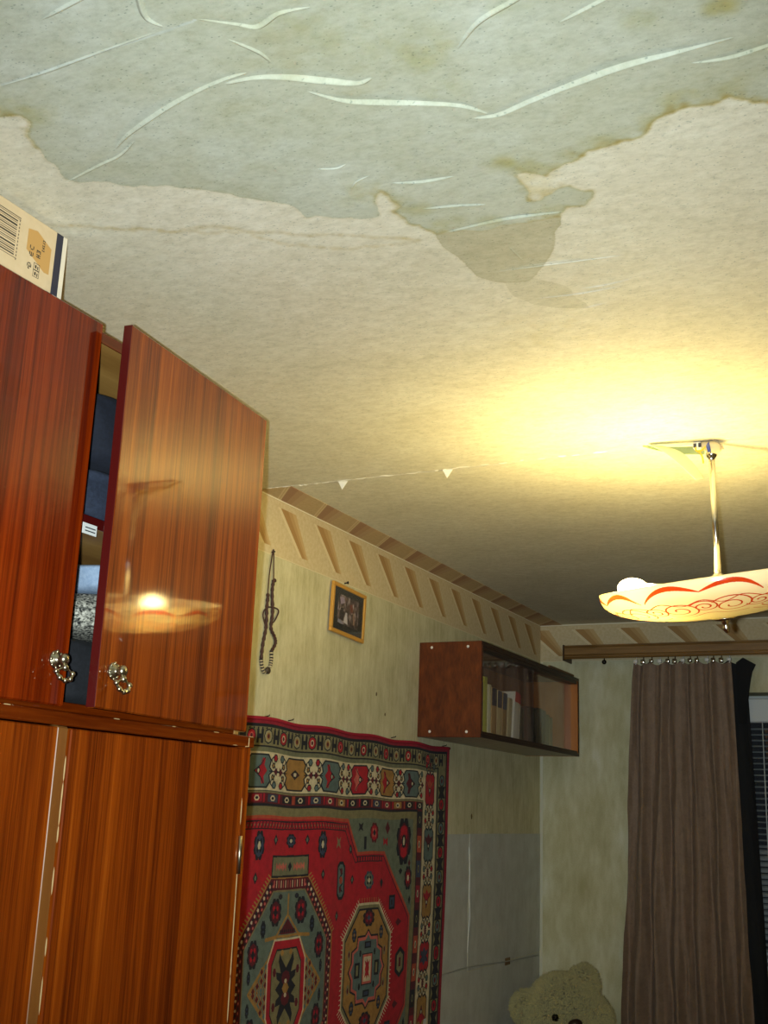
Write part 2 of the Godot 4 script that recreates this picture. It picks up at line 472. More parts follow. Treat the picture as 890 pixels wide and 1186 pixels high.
func ceiling():
	var rng := RandomNumberGenerator.new()
	rng.seed = 11
	var dry := layered(496, 512, [[101, 0.012, 1, 1, 0.35], [102, 0.04, 1.6, 1, 0.3], [103, 0.2, 2.4, 1, 0.45]], [[0.0, c8(208, 202, 178)], [0.5, c8(222, 217, 196)], [1.0, c8(234, 231, 214)]])
	var wet := layered(496, 512, [[111, 0.012, 1, 1, 0.65], [112, 0.04, 1.6, 1, 0.45], [113, 0.14, 2, 1, 0.3]], [[0.0, c8(176, 174, 142)], [0.3, c8(185, 187, 164)], [0.7, c8(194, 198, 181)], [1.0, c8(208, 212, 199)]])
	var dark := layered(496, 512, [[121, 0.02, 1, 1, 0.6], [122, 0.06, 3, 1, 0.5]], [[0.0, c8(178, 171, 140)], [0.5, c8(190, 185, 157)], [1.0, c8(203, 199, 173)]])
	for im in [dry, wet, dark]:
		im.convert(Image.FORMAT_RGBA8)
		im.resize(CW, CH, Image.INTERPOLATE_CUBIC)
	var full := Rect2i(0, 0, CW, CH)
	var cache := {}
	var to_px := func(poly: Array) -> Array: return poly.map(func(p): return cpx(p))
	var main: Array = to_px.call(ragged(STAIN, 0.012, 5))
	var patch: Array = to_px.call(ragged(PATCH, 0.006, 6))
	var faint: Array = to_px.call(ragged(FAINT, 0.006, 7))
	# soft brown crusts just inside the stain's rim, where the photograph shows them, drawn on the wet paper
	var browns := [[Vector2(-1.211, -1.105), 0.05, 0.7], [Vector2(-1.19, -1.12), 0.04, 0.6], [Vector2(-1.15, -1.1), 0.06, 0.35], [Vector2(-0.57, -1.22), 0.035, 0.55], [Vector2(-0.594, -1.238), 0.03, 0.4], [Vector2(-0.554, -1.535), 0.03, 0.7], [Vector2(-0.579, -1.517), 0.02, 0.6], [Vector2(-0.53, -1.56), 0.03, 0.6], [Vector2(-0.195, -1.289), 0.025, 0.9], [Vector2(-0.62, -1.19), 0.06, 0.35], [Vector2(-0.803, -1.5), 0.05, 0.5], [Vector2(-0.667, -1.153), 0.07, 0.4], [Vector2(-0.58, -1.303), 0.04, 0.3], [Vector2(-0.29, -1.46), 0.03, 0.6], [Vector2(-0.33, -1.5), 0.03, 0.6], [Vector2(-0.41, -1.52), 0.03, 0.5], [Vector2(-0.22, -1.46), 0.03, 0.5], [Vector2(-0.47, -1.54), 0.03, 0.4], [Vector2(-0.79, -1.55), 0.035, 0.5], [Vector2(-0.77, -1.6), 0.035, 0.5], [Vector2(-0.74, -1.66), 0.03, 0.5], [Vector2(-0.66, -1.68), 0.035, 0.4], [Vector2(-0.56, -1.69), 0.03, 0.45], [Vector2(-0.84, -1.53), 0.03, 0.4], [Vector2(-0.72, -1.1), 0.05, 0.3], [Vector2(-0.3, -1.27), 0.03, 0.3], [Vector2(-0.45, -1.18), 0.03, 0.25]]
	for b in browns:
		for k in 18:
			var p: Vector2 = cpx(b[0] + Vector2(rng.randfn(0, b[1] * 0.5), rng.randfn(0, b[1] * 0.35)))
			stamp(wet, p, [7.0, 12.0, 20.0][k % 3], Color(0.66, 0.61, 0.30, 0.11 * b[2]), cache)
	# paler bluish washed areas
	for b in [Vector2(-0.67, -1.42), Vector2(-0.63, -1.5), Vector2(-0.7, -1.45), Vector2(-0.66, -1.6), Vector2(-0.72, -1.05)]:
		for k in 22:
			stamp(wet, cpx(b + Vector2(rng.randfn(0, 0.03), rng.randfn(0, 0.03))), [10.0, 16.0, 24.0][k % 3], Color(0.78, 0.8, 0.76, 0.07), cache)
	var mask := Image.create(CW, CH, false, Image.FORMAT_RGBA8)
	rast_poly(mask, main, Color.WHITE)
	var base := dry
	# an older tide line across the dry paper
	for p in curve(ragged(TIDE, 0.01, 9).slice(0, -40), 1):
		stamp(base, cpx(p) + Vector2(rng.randf_range(-2, 2), rng.randf_range(-2, 2)), [4.0, 7.0][rng.randi() % 2], Color(0.72, 0.62, 0.36, 0.10), cache)
	for k in 40:
		stamp(base, cpx(Vector2(-0.72 + rng.randfn(0, 0.05), -2.14 + rng.randfn(0, 0.05))), 14.0, Color(0.78, 0.68, 0.36, 0.05), cache)
	for k in 30:
		stamp(base, cpx(Vector2(-0.56 + rng.randfn(0, 0.02), -1.6 + rng.randfn(0, 0.03))), 14.0, Color(0.8, 0.72, 0.42, 0.10), cache)
	# faint damp tail, then the darker fresh patch, then the great stain over them
	var fm := Image.create(CW, CH, false, Image.FORMAT_RGBA8)
	rast_poly(fm, faint, Color.WHITE)
	var mixed := Image.new()
	mixed.copy_from(dark)
	var half := Image.new()
	half.copy_from(base)
	base.blit_rect_mask(lighter(mixed, half), fm, full, Vector2i.ZERO)
	var pm := Image.create(CW, CH, false, Image.FORMAT_RGBA8)
	rast_poly(pm, patch, Color.WHITE)
	base.blit_rect_mask(dark, pm, full, Vector2i.ZERO)
	base.blit_rect_mask(wet, mask, full, Vector2i.ZERO)
	# brown crust along the rim: strong on the right and at the notch, thin elsewhere
	for i in main.size():
		var w := ragged_world(main[i])
		if w.y > -1.06 and w.x < -0.2:
			continue
		var s := 0.05
		if w.x > -0.46 and w.x < 0.0: s = 0.30
		if w.x > -0.6 and w.x <= -0.46: s = 0.16
		if w.x < -1.17 and w.y > -1.2: s = 0.22
		if w.x > -0.82 and w.x < -0.74: s = 0.2
		stamp(base, main[i], 4.0, Color(0.63, 0.55, 0.27, s), cache)
		if rng.randf() < s * 1.6:
			stamp(base, main[i] + Vector2(rng.randfn(0, 3), -absf(rng.randfn(0, 5))), 7.0, Color(0.63, 0.55, 0.28, s * 0.7), cache)
	for i in range(0, patch.size(), 2):
		stamp(base, patch[i], 3.0, Color(0.58, 0.50, 0.26, 0.08), cache)
	# overlap of two lengths of paper near the camera
	rast_line(base, curve([cpx(Vector2(-1.987, -1.046)), cpx(Vector2(-1.0, -1.043)), cpx(Vector2(-0.83, -1.04))], 8), 3.0, c8(196, 202, 190))
	base.convert(Image.FORMAT_RGB8)
	var m := mat(Color.WHITE, 0.75)
	m.albedo_texture = tex(base)
	m.detail_enabled = true
	m.detail_albedo = tex(T.grain)
	m.detail_blend_mode = BaseMaterial3D.BLEND_MODE_MUL
	m.detail_uv_layer = BaseMaterial3D.DETAIL_UV_2
	m.uv2_scale = Vector3(6.5, 6.5, 1)
	T.ceiling = m
	var mb := MB.new(Vector3(-0.5, H, -1.5))
	mb.box(Vector3(XL - 0.2, H, SEAM), Vector3(XR + 0.2, H + 0.2, ZN + 0.2))
	# the papered underside, a sheet on the slab, mapped in metres
	var o := struct("ceiling", mb, mat(c8(200, 196, 178), 0.9))
	var sh := MB.new(o.position)
	var cuv := func(p: Vector3) -> Vector2: return Vector2((p.x - XL) / CMX, -p.z / CMZ)
	var y := H - 0.002
	sheet(sh, Vector3(XL, y, SEAM), Vector3(XR, H + 0.001, 0.0), cuv)
	T.ceiling_node = o
	put("wallpaper", sh, m, o)
	var rear_im := layered(512, 512, [[101, 0.012, 1, 1, 0.35], [102, 0.04, 1.6, 1, 0.3], [103, 0.2, 2.4, 1, 0.45]], [[0.0, c8(208, 202, 178)], [0.5, c8(222, 217, 196)], [1.0, c8(234, 231, 214)]])
	var rm := mat(Color.WHITE, 0.75)
	rm.albedo_texture = tex(rear_im)
	rm.detail_enabled = true
	rm.detail_albedo = m.detail_albedo
	rm.detail_blend_mode = BaseMaterial3D.BLEND_MODE_MUL
	rm.detail_uv_layer = BaseMaterial3D.DETAIL_UV_2
	rm.uv2_scale = Vector3(6.5, 6.5, 1)
	T.ceiling_rear = rm
	var rb := MB.new(o.position)
	rb.box(Vector3(XL - 0.2, H, ZF - 0.3), Vector3(XR + 0.2, H + 0.2, SEAM))
	put("slab", rb, mat(c8(200, 196, 178), 0.9), o)
	var rs := MB.new(o.position)
	sheet(rs, Vector3(XL, y, ZF), Vector3(XR, H + 0.001, SEAM - 0.004), cuv)
	put("wallpaper", rs, rm, o)
	var ns := MB.new(o.position)
	sheet(ns, Vector3(XL, y, 0.0), Vector3(XR, H + 0.001, ZN), cuv)
	put("wallpaper", ns, rm, o)
	# wrinkles where the wet paper has come loose: [half width, drop, points]
	var wr := [
		[0.0060, 0.0065, [Vector2(-1.127, -1.244), Vector2(-1.081, -1.219), Vector2(-0.992, -1.188), Vector2(-0.925, -1.171), Vector2(-0.867, -1.162), Vector2(-0.828, -1.162)]],
		[0.0085, 0.0085, [Vector2(-0.87, -1.172), Vector2(-0.825, -1.176), Vector2(-0.779, -1.194), Vector2(-0.732, -1.223), Vector2(-0.695, -1.245), Vector2(-0.671, -1.242)]],
		[0.0050, 0.0040, [Vector2(-1.27, -1.293), Vector2(-1.186, -1.273), Vector2(-1.133, -1.262), Vector2(-1.085, -1.238)]],
		[0.0075, 0.0080, [Vector2(-0.77, -1.235), Vector2(-0.732, -1.274), Vector2(-0.681, -1.3), Vector2(-0.63, -1.324), Vector2(-0.581, -1.352), Vector2(-0.553, -1.385)]],
		[0.0080, 0.0085, [Vector2(-0.575, -1.389), Vector2(-0.536, -1.394), Vector2(-0.485, -1.381), Vector2(-0.409, -1.365), Vector2(-0.339, -1.354), Vector2(-0.269, -1.354), Vector2(-0.195, -1.353)]],
		[0.0045, 0.0050, [Vector2(-0.256, -1.385), Vector2(-0.208, -1.392), Vector2(-0.155, -1.386), Vector2(-0.08, -1.37)]],
		[0.0060, 0.0045, [Vector2(-0.537, -1.232), Vector2(-0.49, -1.192), Vector2(-0.429, -1.17), Vector2(-0.38, -1.15)]],
		[0.0055, 0.0055, [Vector2(-0.824, -1.041), Vector2(-0.784, -1.069), Vector2(-0.76, -1.084), Vector2(-0.72, -1.073), Vector2(-0.678, -1.079)]],
		[0.0060, 0.0050, [Vector2(-0.86, -0.95), Vector2(-0.873, -0.976), Vector2(-0.887, -1.01), Vector2(-0.878, -1.034)]],
		[0.0050, 0.0030, [Vector2(-0.812, -1.09), Vector2(-0.789, -1.129), Vector2(-0.784, -1.156)]],
		[0.0050, 0.0040, [Vector2(-1.017, -0.957), Vector2(-0.942, -0.946), Vector2(-0.88, -0.94)]],
		[0.0050, 0.0045, [Vector2(-0.393, -1.234), Vector2(-0.328, -1.214), Vector2(-0.28, -1.2)]],
		[0.0060, 0.0040, [Vector2(-0.767, -1.505), Vector2(-0.719, -1.52), Vector2(-0.664, -1.525)]],
		[0.0070, 0.0040, [Vector2(-0.755, -1.601), Vector2(-0.696, -1.613), Vector2(-0.648, -1.629)]],
		[0.0070, 0.0050, [Vector2(-0.755, -1.692), Vector2(-0.686, -1.687), Vector2(-0.623, -1.687), Vector2(-0.534, -1.701)]],
		[0.0030, 0.0022, [Vector2(-0.731, -1.866), Vector2(-0.607, -1.878), Vector2(-0.48, -1.892)]],
		[0.0030, 0.0022, [Vector2(-0.698, -2.005), Vector2(-0.607, -2.016), Vector2(-0.512, -2.013)]],
		[0.0030, 0.0020, [Vector2(-0.619, -2.084), Vector2(-0.563, -2.076)]],
		[0.0040, 0.0020, [Vector2(-0.665, -1.781), Vector2(-0.662, -1.818), Vector2(-0.659, -1.849)]],
		[0.0045, 0.0022, [Vector2(-1.18, -1.046), Vector2(-1.107, -1.047), Vector2(-1.034, -1.044), Vector2(-0.956, -1.041), Vector2(-0.889, -1.039)]],
		[0.0025, 0.0015, [Vector2(-0.72, -1.86), Vector2(-0.63, -1.868), Vector2(-0.55, -1.876)]],
		[0.0030, 0.0020, [Vector2(-0.6, -1.995), Vector2(-0.55, -1.998), Vector2(-0.49, -1.99)]],
		[0.0040, 0.0030, [Vector2(-0.86, -1.42), Vector2(-0.83, -1.43), Vector2(-0.81, -1.425)]],
		[0.0040, 0.0025, [Vector2(-0.84, -1.5), Vector2(-0.82, -1.48), Vector2(-0.79, -1.47)]],
	]
	for w in wr:
		put("wrinkle", ridge(w[2], w[0], w[1], o.position, cuv), m, o)
	# chipped filler along the joint of the slabs
	var sp := [Vector2(-1.96, -3.035), Vector2(-1.847, -3.035), Vector2(-1.792, -3.035), Vector2(-1.681, -3.032), Vector2(-1.544, -3.027), Vector2(-1.427, -3.028), Vector2(-1.319, -3.027), Vector2(-1.194, -3.02), Vector2(-1.085, -3.018), Vector2(-0.982, -3.018), Vector2(-0.881, -3.018), Vector2(-0.781, -3.018)]
	var cv := curve(sp, 8)
	var chip := mat(c8(240, 236, 222), 0.9)
	var i := 0
	while i < cv.size() - 4:
		var n := rng.randi_range(2, 5)
		var seg := []
		for k in range(i, mini(i + n, cv.size())):
			seg.append(cv[k] + Vector2(0, rng.randf_range(-0.006, 0.006)))
		if seg.size() >= 2:
			put("filler_chip", ridge(seg, rng.randf_range(0.003, 0.008), rng.randf_range(0.002, 0.004), o.position, cuv), chip, o)
		i += n + rng.randi_range(0, 2)
	for f in [Vector3(-1.681, H, -3.04), Vector3(-1.319, H, -3.03)]:
		var fb := MB.new(o.position)
		var nrm := Vector3(0, 0, 0.0015)
		var a: Vector3 = f + Vector3(-0.016, 0.0, 0.0)
		var b: Vector3 = f + Vector3(0.016, 0.0, -0.006)
		var c: Vector3 = f + Vector3(0.002, -0.03, 0.004)
		var mid := (a + b + c) / 3.0
		fb.tri(a + nrm, b + nrm, c + nrm, mid)
		fb.tri(a - nrm, b - nrm, c - nrm, mid)
		fb.quad(a + nrm, b + nrm, b - nrm, a - nrm, mid)
		fb.quad(b + nrm, c + nrm, c - nrm, b - nrm, mid)
		fb.quad(c + nrm, a + nrm, a - nrm, c - nrm, mid)
		put("paper_flap", fb, chip, o)
	# torn strips of green-backed paper hanging at the lamp's hook
	var green := mat(c8(150, 168, 128), 0.8)
	green.backlight_enabled = true
	green.backlight = c8(150, 160, 110)
	var s1 := strip([Vector3(-0.72, 2.4955, -2.995), Vector3(-0.68, 2.488, -3.01), Vector3(-0.63, 2.481, -3.02), Vector3(-0.59, 2.478, -3.025), Vector3(-0.56, 2.476, -3.03)], [Vector3(0, 0.002, -0.002), Vector3(0.0, 0.007, -0.004), Vector3(0.0, 0.012, -0.006), Vector3(0, 0.013, -0.006), Vector3(0, 0.013, -0.006)], o.position)
	tag(put("torn_paper", s1, green, o), "torn green-backed paper strip")
	var s2 := strip([Vector3(-0.70, 2.494, -2.99), Vector3(-0.667, 2.484, -2.99), Vector3(-0.632, 2.462, -2.99), Vector3(-0.602, 2.43, -2.985), Vector3(-0.58, 2.401, -2.98), Vector3(-0.567, 2.381, -2.975)], [Vector3(0.003, 0.002, -0.01), Vector3(0.008, 0.006, -0.014), Vector3(0.012, 0.009, -0.016), Vector3(0.012, 0.008, -0.016), Vector3(0.010, 0.006, -0.016), Vector3(0.007, 0.004, -0.012)], o.position)
	var pale := mat(c8(214, 220, 190), 0.7)
	pale.backlight_enabled = true
	pale.backlight = c8(170, 175, 130)
	tag(put("torn_paper", s2, pale, o), "pale torn paper tongue hanging by the lamp hook")

func ragged_world(px: Vector2) -> Vector2:
	return Vector2(px.x / CW * CMX + XL, -px.y / CH * CMZ)

func lighter(a: Image, b: Image) -> Image:
	# even mix of two pictures of the same size
	var s := Image.create(CW, CH, false, Image.FORMAT_RGBA8)
	var da := a.get_data()
	s.copy_from(b)
	var h := Image.create_from_data(CW, CH, false, Image.FORMAT_RGBA8, da)
	var r := Rect2i(1150 - 460, 1180, 460, 320)
	for y in range(r.position.y, r.end.y):
		for x in range(r.position.x, r.end.x):
			s.set_pixel(x, y, h.get_pixel(x, y).lerp(b.get_pixel(x, y), 0.55))
	return s

func sheet(mb: MB, lo: Vector3, hi: Vector3, uvf: Callable):
	var q := [Vector3(lo.x, lo.y, lo.z), Vector3(hi.x, lo.y, lo.z), Vector3(hi.x, lo.y, hi.z), Vector3(lo.x, lo.y, hi.z)]
	var t := [Vector3(lo.x, hi.y, lo.z), Vector3(hi.x, hi.y, lo.z), Vector3(hi.x, hi.y, hi.z), Vector3(lo.x, hi.y, hi.z)]
	var c := (lo + hi) / 2.0
	mb.quad(q[0], q[1], q[2], q[3], c, uvf.call(q[0]), uvf.call(q[1]), uvf.call(q[2]), uvf.call(q[3]))
	mb.quad(t[0], t[1], t[2], t[3], c, uvf.call(t[0]), uvf.call(t[1]), uvf.call(t[2]), uvf.call(t[3]))
	for i in 4:
		var j := (i + 1) % 4
		mb.quad(q[i], q[j], t[j], t[i], c, uvf.call(q[i]), uvf.call(q[j]), uvf.call(t[j]), uvf.call(t[i]))

func ridge(pts: Array, hw: float, drop: float, off: Vector3, uvf: Callable) -> MB:
	var cv := curve(pts, 8)
	var mb := MB.new(off, true)
	var g := []
	var n := cv.size()
	for i in n:
		var t: Vector2 = (cv[mini(i + 1, n - 1)] - cv[maxi(i - 1, 0)]).normalized()
		var s := Vector2(-t.y, t.x)
		var e := float(i) / (n - 1)
		var k := pow(sin(PI * clampf(e * 0.98 + 0.01, 0, 1)), 0.7) * (0.88 + 0.12 * sin(i * 0.23 + hw * 4000.0))
		var row := []
		for q in 15:
			var w := q / 7.0 - 1.0
			var hgt := pow(maxf(cos(w * PI / 2), 0.0), 2.2) * drop * 0.8 * k
			var p: Vector2 = cv[i] + s * w * hw * 1.05 * (0.35 + 0.65 * k)
			row.append(Vector3(p.x, H - 0.0018 - hgt + (0.0012 if absf(w) > 0.99 else 0.0), p.y))
		g.append(row)
	mb.grid(g, func(a, b): return uvf.call(g[b][a]), Vector3.DOWN)
	return mb

func strip(pts: Array, half: Array, off: Vector3) -> MB:
	var mb := MB.new(off)
	var n := pts.size()
	var a := curve(pts, 5)
	var h := curve(half, 5)
	var top := []
	for s in [0.0006, -0.0006]:
		var g := []
		for i in a.size():
			var t: Vector3 = (a[mini(i + 1, a.size() - 1)] - a[maxi(i - 1, 0)]).normalized()
			var nrm: Vector3 = t.cross(h[i]).normalized() * s
			g.append([a[i] - h[i] + nrm, a[i] + nrm * 2.0, a[i] + h[i] + nrm])
		top.append(g)
	var dirn: Vector3 = (top[0][2][1] - top[1][2][1])
	mb.grid(top[0], func(x, y): return Vector2(x, y), dirn)
	mb.grid(top[1], func(x, y): return Vector2(x, y), -dirn)
	for i in a.size() - 1:
		for e in [0, 2]:
			mb.quad(top[0][i][e], top[0][i + 1][e], top[1][i + 1][e], top[1][i][e], a[i], Vector2.ZERO, Vector2.ZERO, Vector2.ZERO, Vector2.ZERO)
	return mb

# ------------------------------------------------------------------ paper borders and patched sheets on the walls
func border_image(along: bool) -> Image:
	var w := 244
	var h := 200
	var im := Image.create(w, h, false, Image.FORMAT_RGB8)
	var lay := layered(w, h, [[131, 0.05, 1, 1, 0.7], [132, 0.2, 1, 1, 0.3]], [[0.0, c8(200, 180, 136)], [0.5, c8(210, 192, 152)], [1.0, c8(220, 204, 168)]])
	im.copy_from(lay)
	im.convert(Image.FORMAT_RGB8)
	var slope := 145.0 / 130.0
	for k in range(-2, 3):
		var x0 := k * 244.0
		# ochre side of the printed ribbon, in three flat tones, then its pale edge
		for b in [[0.0, 100.0, c8(198, 168, 118)], [0.0, 74.0, c8(186, 152, 100)], [0.0, 46.0, c8(172, 134, 82)]]:
			rast_poly(im, [Vector2(x0 + 8, 30), Vector2(x0 + 8 + b[1], 30), Vector2(x0 + 8 + b[1] * 0.4 + 140 * slope, 170), Vector2(x0 + 8 + 140 * slope, 170)], b[2])
		rast_poly(im, [Vector2(x0 - 10, 30), Vector2(x0 + 6, 30), Vector2(x0 + 6 + 140 * slope, 170), Vector2(x0 - 10 + 140 * slope, 170)], c8(226, 210, 172))
		rast_poly(im, [Vector2(x0 - 2, 30), Vector2(x0, 30), Vector2(x0 + 140 * slope, 170), Vector2(x0 - 2 + 140 * slope, 170)], c8(204, 180, 134))
	im.fill_rect(Rect2i(0, 0, w, 8), c8(232, 224, 200))
	im.fill_rect(Rect2i(0, 8, w, 2), c8(190, 170, 130))
	im.fill_rect(Rect2i(0, 196, w, 4), c8(220, 208, 170))
	return im

func wall_paper():
	var bm := mat(Color.WHITE, 0.8)
	bm.albedo_texture = tex(border_image(true))
	var uvl := func(p: Vector3) -> Vector2: return Vector2((-p.z - 3.165) / 0.244, (H - p.y) / 0.2)
	var b1 := MB.new(Vector3(XL, 2.3, -3.7))
	slab_uv(b1, Vector3(XL, 2.3, ZF), Vector3(XL + 0.0015, H - 0.002, -1.9), uvl)
	struct("trim_1", b1, bm)
	var uvf := func(p: Vector3) -> Vector2: return Vector2((p.x - XL + 0.06) / 0.244, (H - p.y) / 0.2)
	var b2 := MB.new(Vector3(-0.5, 2.3, ZF))
	slab_uv(b2, Vector3(XL, 2.3, ZF), Vector3(XR, H - 0.002, ZF + 0.0015), uvf)
	struct("trim_2", b2, bm)
	# the border turned over on to the ceiling along the left wall
	var cm := mat(Color.WHITE, 0.8)
	var im := Image.create(244, 122, false, Image.FORMAT_RGB8)
	im.copy_from(layered(244, 122, [[141, 0.06, 1, 1, 0.7]], [[0.0, c8(186, 160, 116)], [1.0, c8(206, 184, 142)]]))
	for k in range(-2, 3):
		var x0 := k * 244.0
		for b in [[120.0, c8(190, 162, 126)], [86.0, c8(182, 150, 114)], [50.0, c8(170, 134, 102)]]:
			rast_poly(im, [Vector2(x0 + 10, 0), Vector2(x0 + 10 + b[0], 0), Vector2(x0 + b[0] * 0.8 + 145, 122), Vector2(x0 + 152, 122)], b[1])
		rast_poly(im, [Vector2(x0 - 14, 0), Vector2(x0 + 8, 0), Vector2(x0 + 152, 122), Vector2(x0 + 130, 122)], c8(214, 194, 152))
		rast_line(im, [Vector2(x0 - 3, 0), Vector2(x0 + 141, 122)], 2.0, c8(190, 164, 120))
	cm.albedo_texture = tex(im)
	var uvc := func(p: Vector3) -> Vector2: return Vector2((-p.z - 3.02) / 0.244, 1.0 - (p.x - XL) / 0.122 * 0.98 - 0.01)
	var b3 := MB.new(Vector3(XL, H, -4.4))
	sheet(b3, Vector3(XL, H - 0.0035, ZF), Vector3(XL + 0.122, H - 0.001, -3.035), uvc)
	struct("trim_3", b3, cm)
	# pale folded paper edge in the corner
	var b4 := MB.new(Vector3(XL, 0, ZF))
	b4.box(Vector3(XL, 0.0, ZF), Vector3(XL + 0.016, 2.3, ZF + 0.0025), 0.0008)
	struct("trim_4", b4, mat(c8(216, 214, 190), 0.8))
	# grey backing sheets low on the left wall
	var sm := tmat(layered(512, 512, [[151, 0.03, 1, 3, 0.3], [152, 0.25, 1, 3, 0.35], [153, 0.01, 1, 1, 0.4]], [[0.0, c8(172, 173, 162)], [0.5, c8(192, 194, 185)], [1.0, c8(208, 211, 205)]]), 0.75, 1.2)
	var W: Node3D = T.wall_left
	for s in [[-4.903, -4.0, 0.862, 1.414, 0.0016], [-5.872, -4.909, 0.845, 1.416, 0.0024], [-4.903, -4.0, 0.2, 0.857, 0.0030], [-5.872, -4.906, 0.2, 0.842, 0.0014]]:
		var mb := MB.new(W.position)
		mb.box(Vector3(XL - 0.001, s[2], s[0]), Vector3(XL + s[4], s[3], s[1]), 0.0005)
		put("backing_sheet", mb, sm, W)
	var lip := MB.new(W.position, true)
	lip.tube(curve([Vector3(XL + 0.002, 1.36, -4.902), Vector3(XL + 0.006, 1.27, -4.905), Vector3(XL + 0.004, 1.15, -4.91), Vector3(XL + 0.006, 1.07, -4.915), Vector3(XL + 0.002, 0.99, -4.91), Vector3(XL + 0.002, 0.92, -4.904)], 5), 0.0022, 6)
	put("curled_edge", lip, mat(c8(226, 226, 216), 0.7), W)
	var fold := MB.new(W.position, true)
	fold.tube(curve([Vector3(XL + 0.002, 0.858, -4.55), Vector3(XL + 0.0035, 0.862, -4.9), Vector3(XL + 0.003, 0.85, -5.2), Vector3(XL + 0.0035, 0.842, -5.4), Vector3(XL + 0.002, 0.83, -5.84)], 6), 0.003, 6)
	put("crease", fold, mat(c8(170, 171, 160), 0.7), W)
	var tape := MB.new(W.position)
	tape.box(Vector3(XL, 0.825, -5.435), Vector3(XL + 0.0045, 0.857, -5.37), 0.001)
	tag(put("tape", tape, mat(c8(120, 92, 60), 0.6), W), "small brown tape")
	for f in [[-4.93, 1.49, 0.008], [-3.94, 1.93, 0.005], [-4.02, 1.86, 0.004]]:
		var spot := MB.new(W.position, true)
		spot.ball(Vector3(XL, f[1], f[0]), Vector3(0.002, f[2] * 1.6, f[2]), 8, 6)
		put("stain_spot", spot, mat(c8(112, 92, 56), 0.9), W)

func slab_uv(mb: MB, lo: Vector3, hi: Vector3, uvf: Callable):
	var c := (lo + hi) / 2.0
	for ax in 3:
		var i := (ax + 1) % 3
		var j := (ax + 2) % 3
		for s in [lo[ax], hi[ax]]:
			var q := []
			for k in [[0, 0], [1, 0], [1, 1], [0, 1]]:
				var p := Vector3.ZERO
				p[ax] = s
				p[i] = hi[i] if k[0] else lo[i]
				p[j] = hi[j] if k[1] else lo[j]
				q.append(p)
			mb.quad(q[0], q[1], q[2], q[3], c, uvf.call(q[0]), uvf.call(q[1]), uvf.call(q[2]), uvf.call(q[3]))

# ------------------------------------------------------------------ window
func window_and_blind():
	var x0 := -1.22
	var x1 := 0.42
	var y0 := 0.85
	var y1 := 2.128
	var z := ZF - 0.16
	var white := mat(c8(206, 212, 212), 0.45)
	var at := Vector3((x0 + x1) / 2, y0, z)
	var fr := MB.new(at)
	fr.box(Vector3(x0, y0, z - 0.07), Vector3(x0 + 0.07, y1, z), 0.004)
	fr.box(Vector3(x1 - 0.07, y0, z - 0.07), Vector3(x1, y1, z), 0.004)
	fr.box(Vector3(x0 + 0.07, y1 - 0.08, z - 0.07), Vector3(x1 - 0.07, y1, z), 0.004)
	fr.box(Vector3(x0 + 0.07, y0, z - 0.07), Vector3(x1 - 0.07, y0 + 0.08, z), 0.004)
	fr.box(Vector3(-0.44, y0 + 0.08, z - 0.07), Vector3(-0.36, y1 - 0.08, z), 0.004)
	var w := struct("window_1", fr, white)
	for p in [[x0 + 0.07, -0.44], [-0.36, x1 - 0.07]]:
		var pm := MB.new(at)
		pm.box(Vector3(p[0], y0 + 0.08, z - 0.04), Vector3(p[1], y1 - 0.08, z - 0.034))
		put("pane", pm, T.glass, w)
	var sill := MB.new(at)
	sill.box(Vector3(x0 + 0.001, y0, z), Vector3(x1 - 0.001, y0 + 0.02, ZF - 0.002), 0.004)
	put("sill", sill, white, w)
	# blind hung just inside the reveal
	var zb := ZF - 0.03
	var b := thing("venetian_blind", Vector3((x0 + x1) / 2, y1, zb), "white venetian blind with thin open slats in the dark window", "blind")
	var head := MB.new(b.position)
	head.box(Vector3(x0 + 0.02, y1 - 0.145, zb - 0.03), Vector3(x1 - 0.02, y1 - 0.028, zb + 0.03), 0.006)
	put("head_box", head, white, b)
	var slat_mat := mat(c8(126, 134, 138), 0.4)
	var sm := MB.new(Vector3.ZERO, false)
	var g := []
	for i in 2:
		var row := []
		for k in 5:
			var q := k / 4.0 - 0.5
			row.append(Vector3((x0 + 0.03 if i == 0 else x1 - 0.03) - b.position.x, -0.006 * q * q * 4, q * 0.025))
		g.append(row)
	sm.grid(g, func(_a, _b): return Vector2.ZERO, Vector3.UP)
	var g2 := []
	for r in g:
		g2.append(r.map(func(p): return p - Vector3(0, 0.0008, 0)))
	sm.grid(g2, func(_a, _b): return Vector2.ZERO, Vector3.DOWN)
	for e in [0, 4]:
		sm.quad(g[0][e], g[1][e], g2[1][e], g2[0][e], (g[0][2] + g[1][2]) / 2.0)
	var me := sm.mesh(slat_mat)
	var rng := RandomNumberGenerator.new()
	rng.seed = 4
	var y := y1 - 0.17
	while y > y0 + 0.05:
		# open above; in the lower half the slats have slipped and lie nearly shut
		var tilt := 4.0
		if y < 1.43: tilt = 20.0
		if y < 1.40: tilt = 62.0
		if y < 1.17: tilt = 70.0
		if y < 0.98: tilt = 25.0
		share("slat", me, b, Vector3(0, y - b.position.y, 0), Basis(Vector3.RIGHT, deg_to_rad(tilt + rng.randf_range(-6, 6))))
		y -= 0.0275
	for x in [-0.86, -0.3, 0.25]:
		var cord := MB.new(b.position, true)
		cord.tube([Vector3(x, y1 - 0.14, zb + 0.016), Vector3(x, y0 + 0.04, zb + 0.016)], 0.0028, 6)
		put("cord", cord, white, b)

# ------------------------------------------------------------------ wardrobe
const WX := -1.37       # its front
const WB := -1.955      # its back
func panel(called: String, lo: Vector3, hi: Vector3, m: Material, parent: Node3D, ch := 0.0015) -> MeshInstance3D:
	var mb := MB.new(parent.position)
	mb.box(lo, hi, ch)
	return put(called, mb, m, parent)

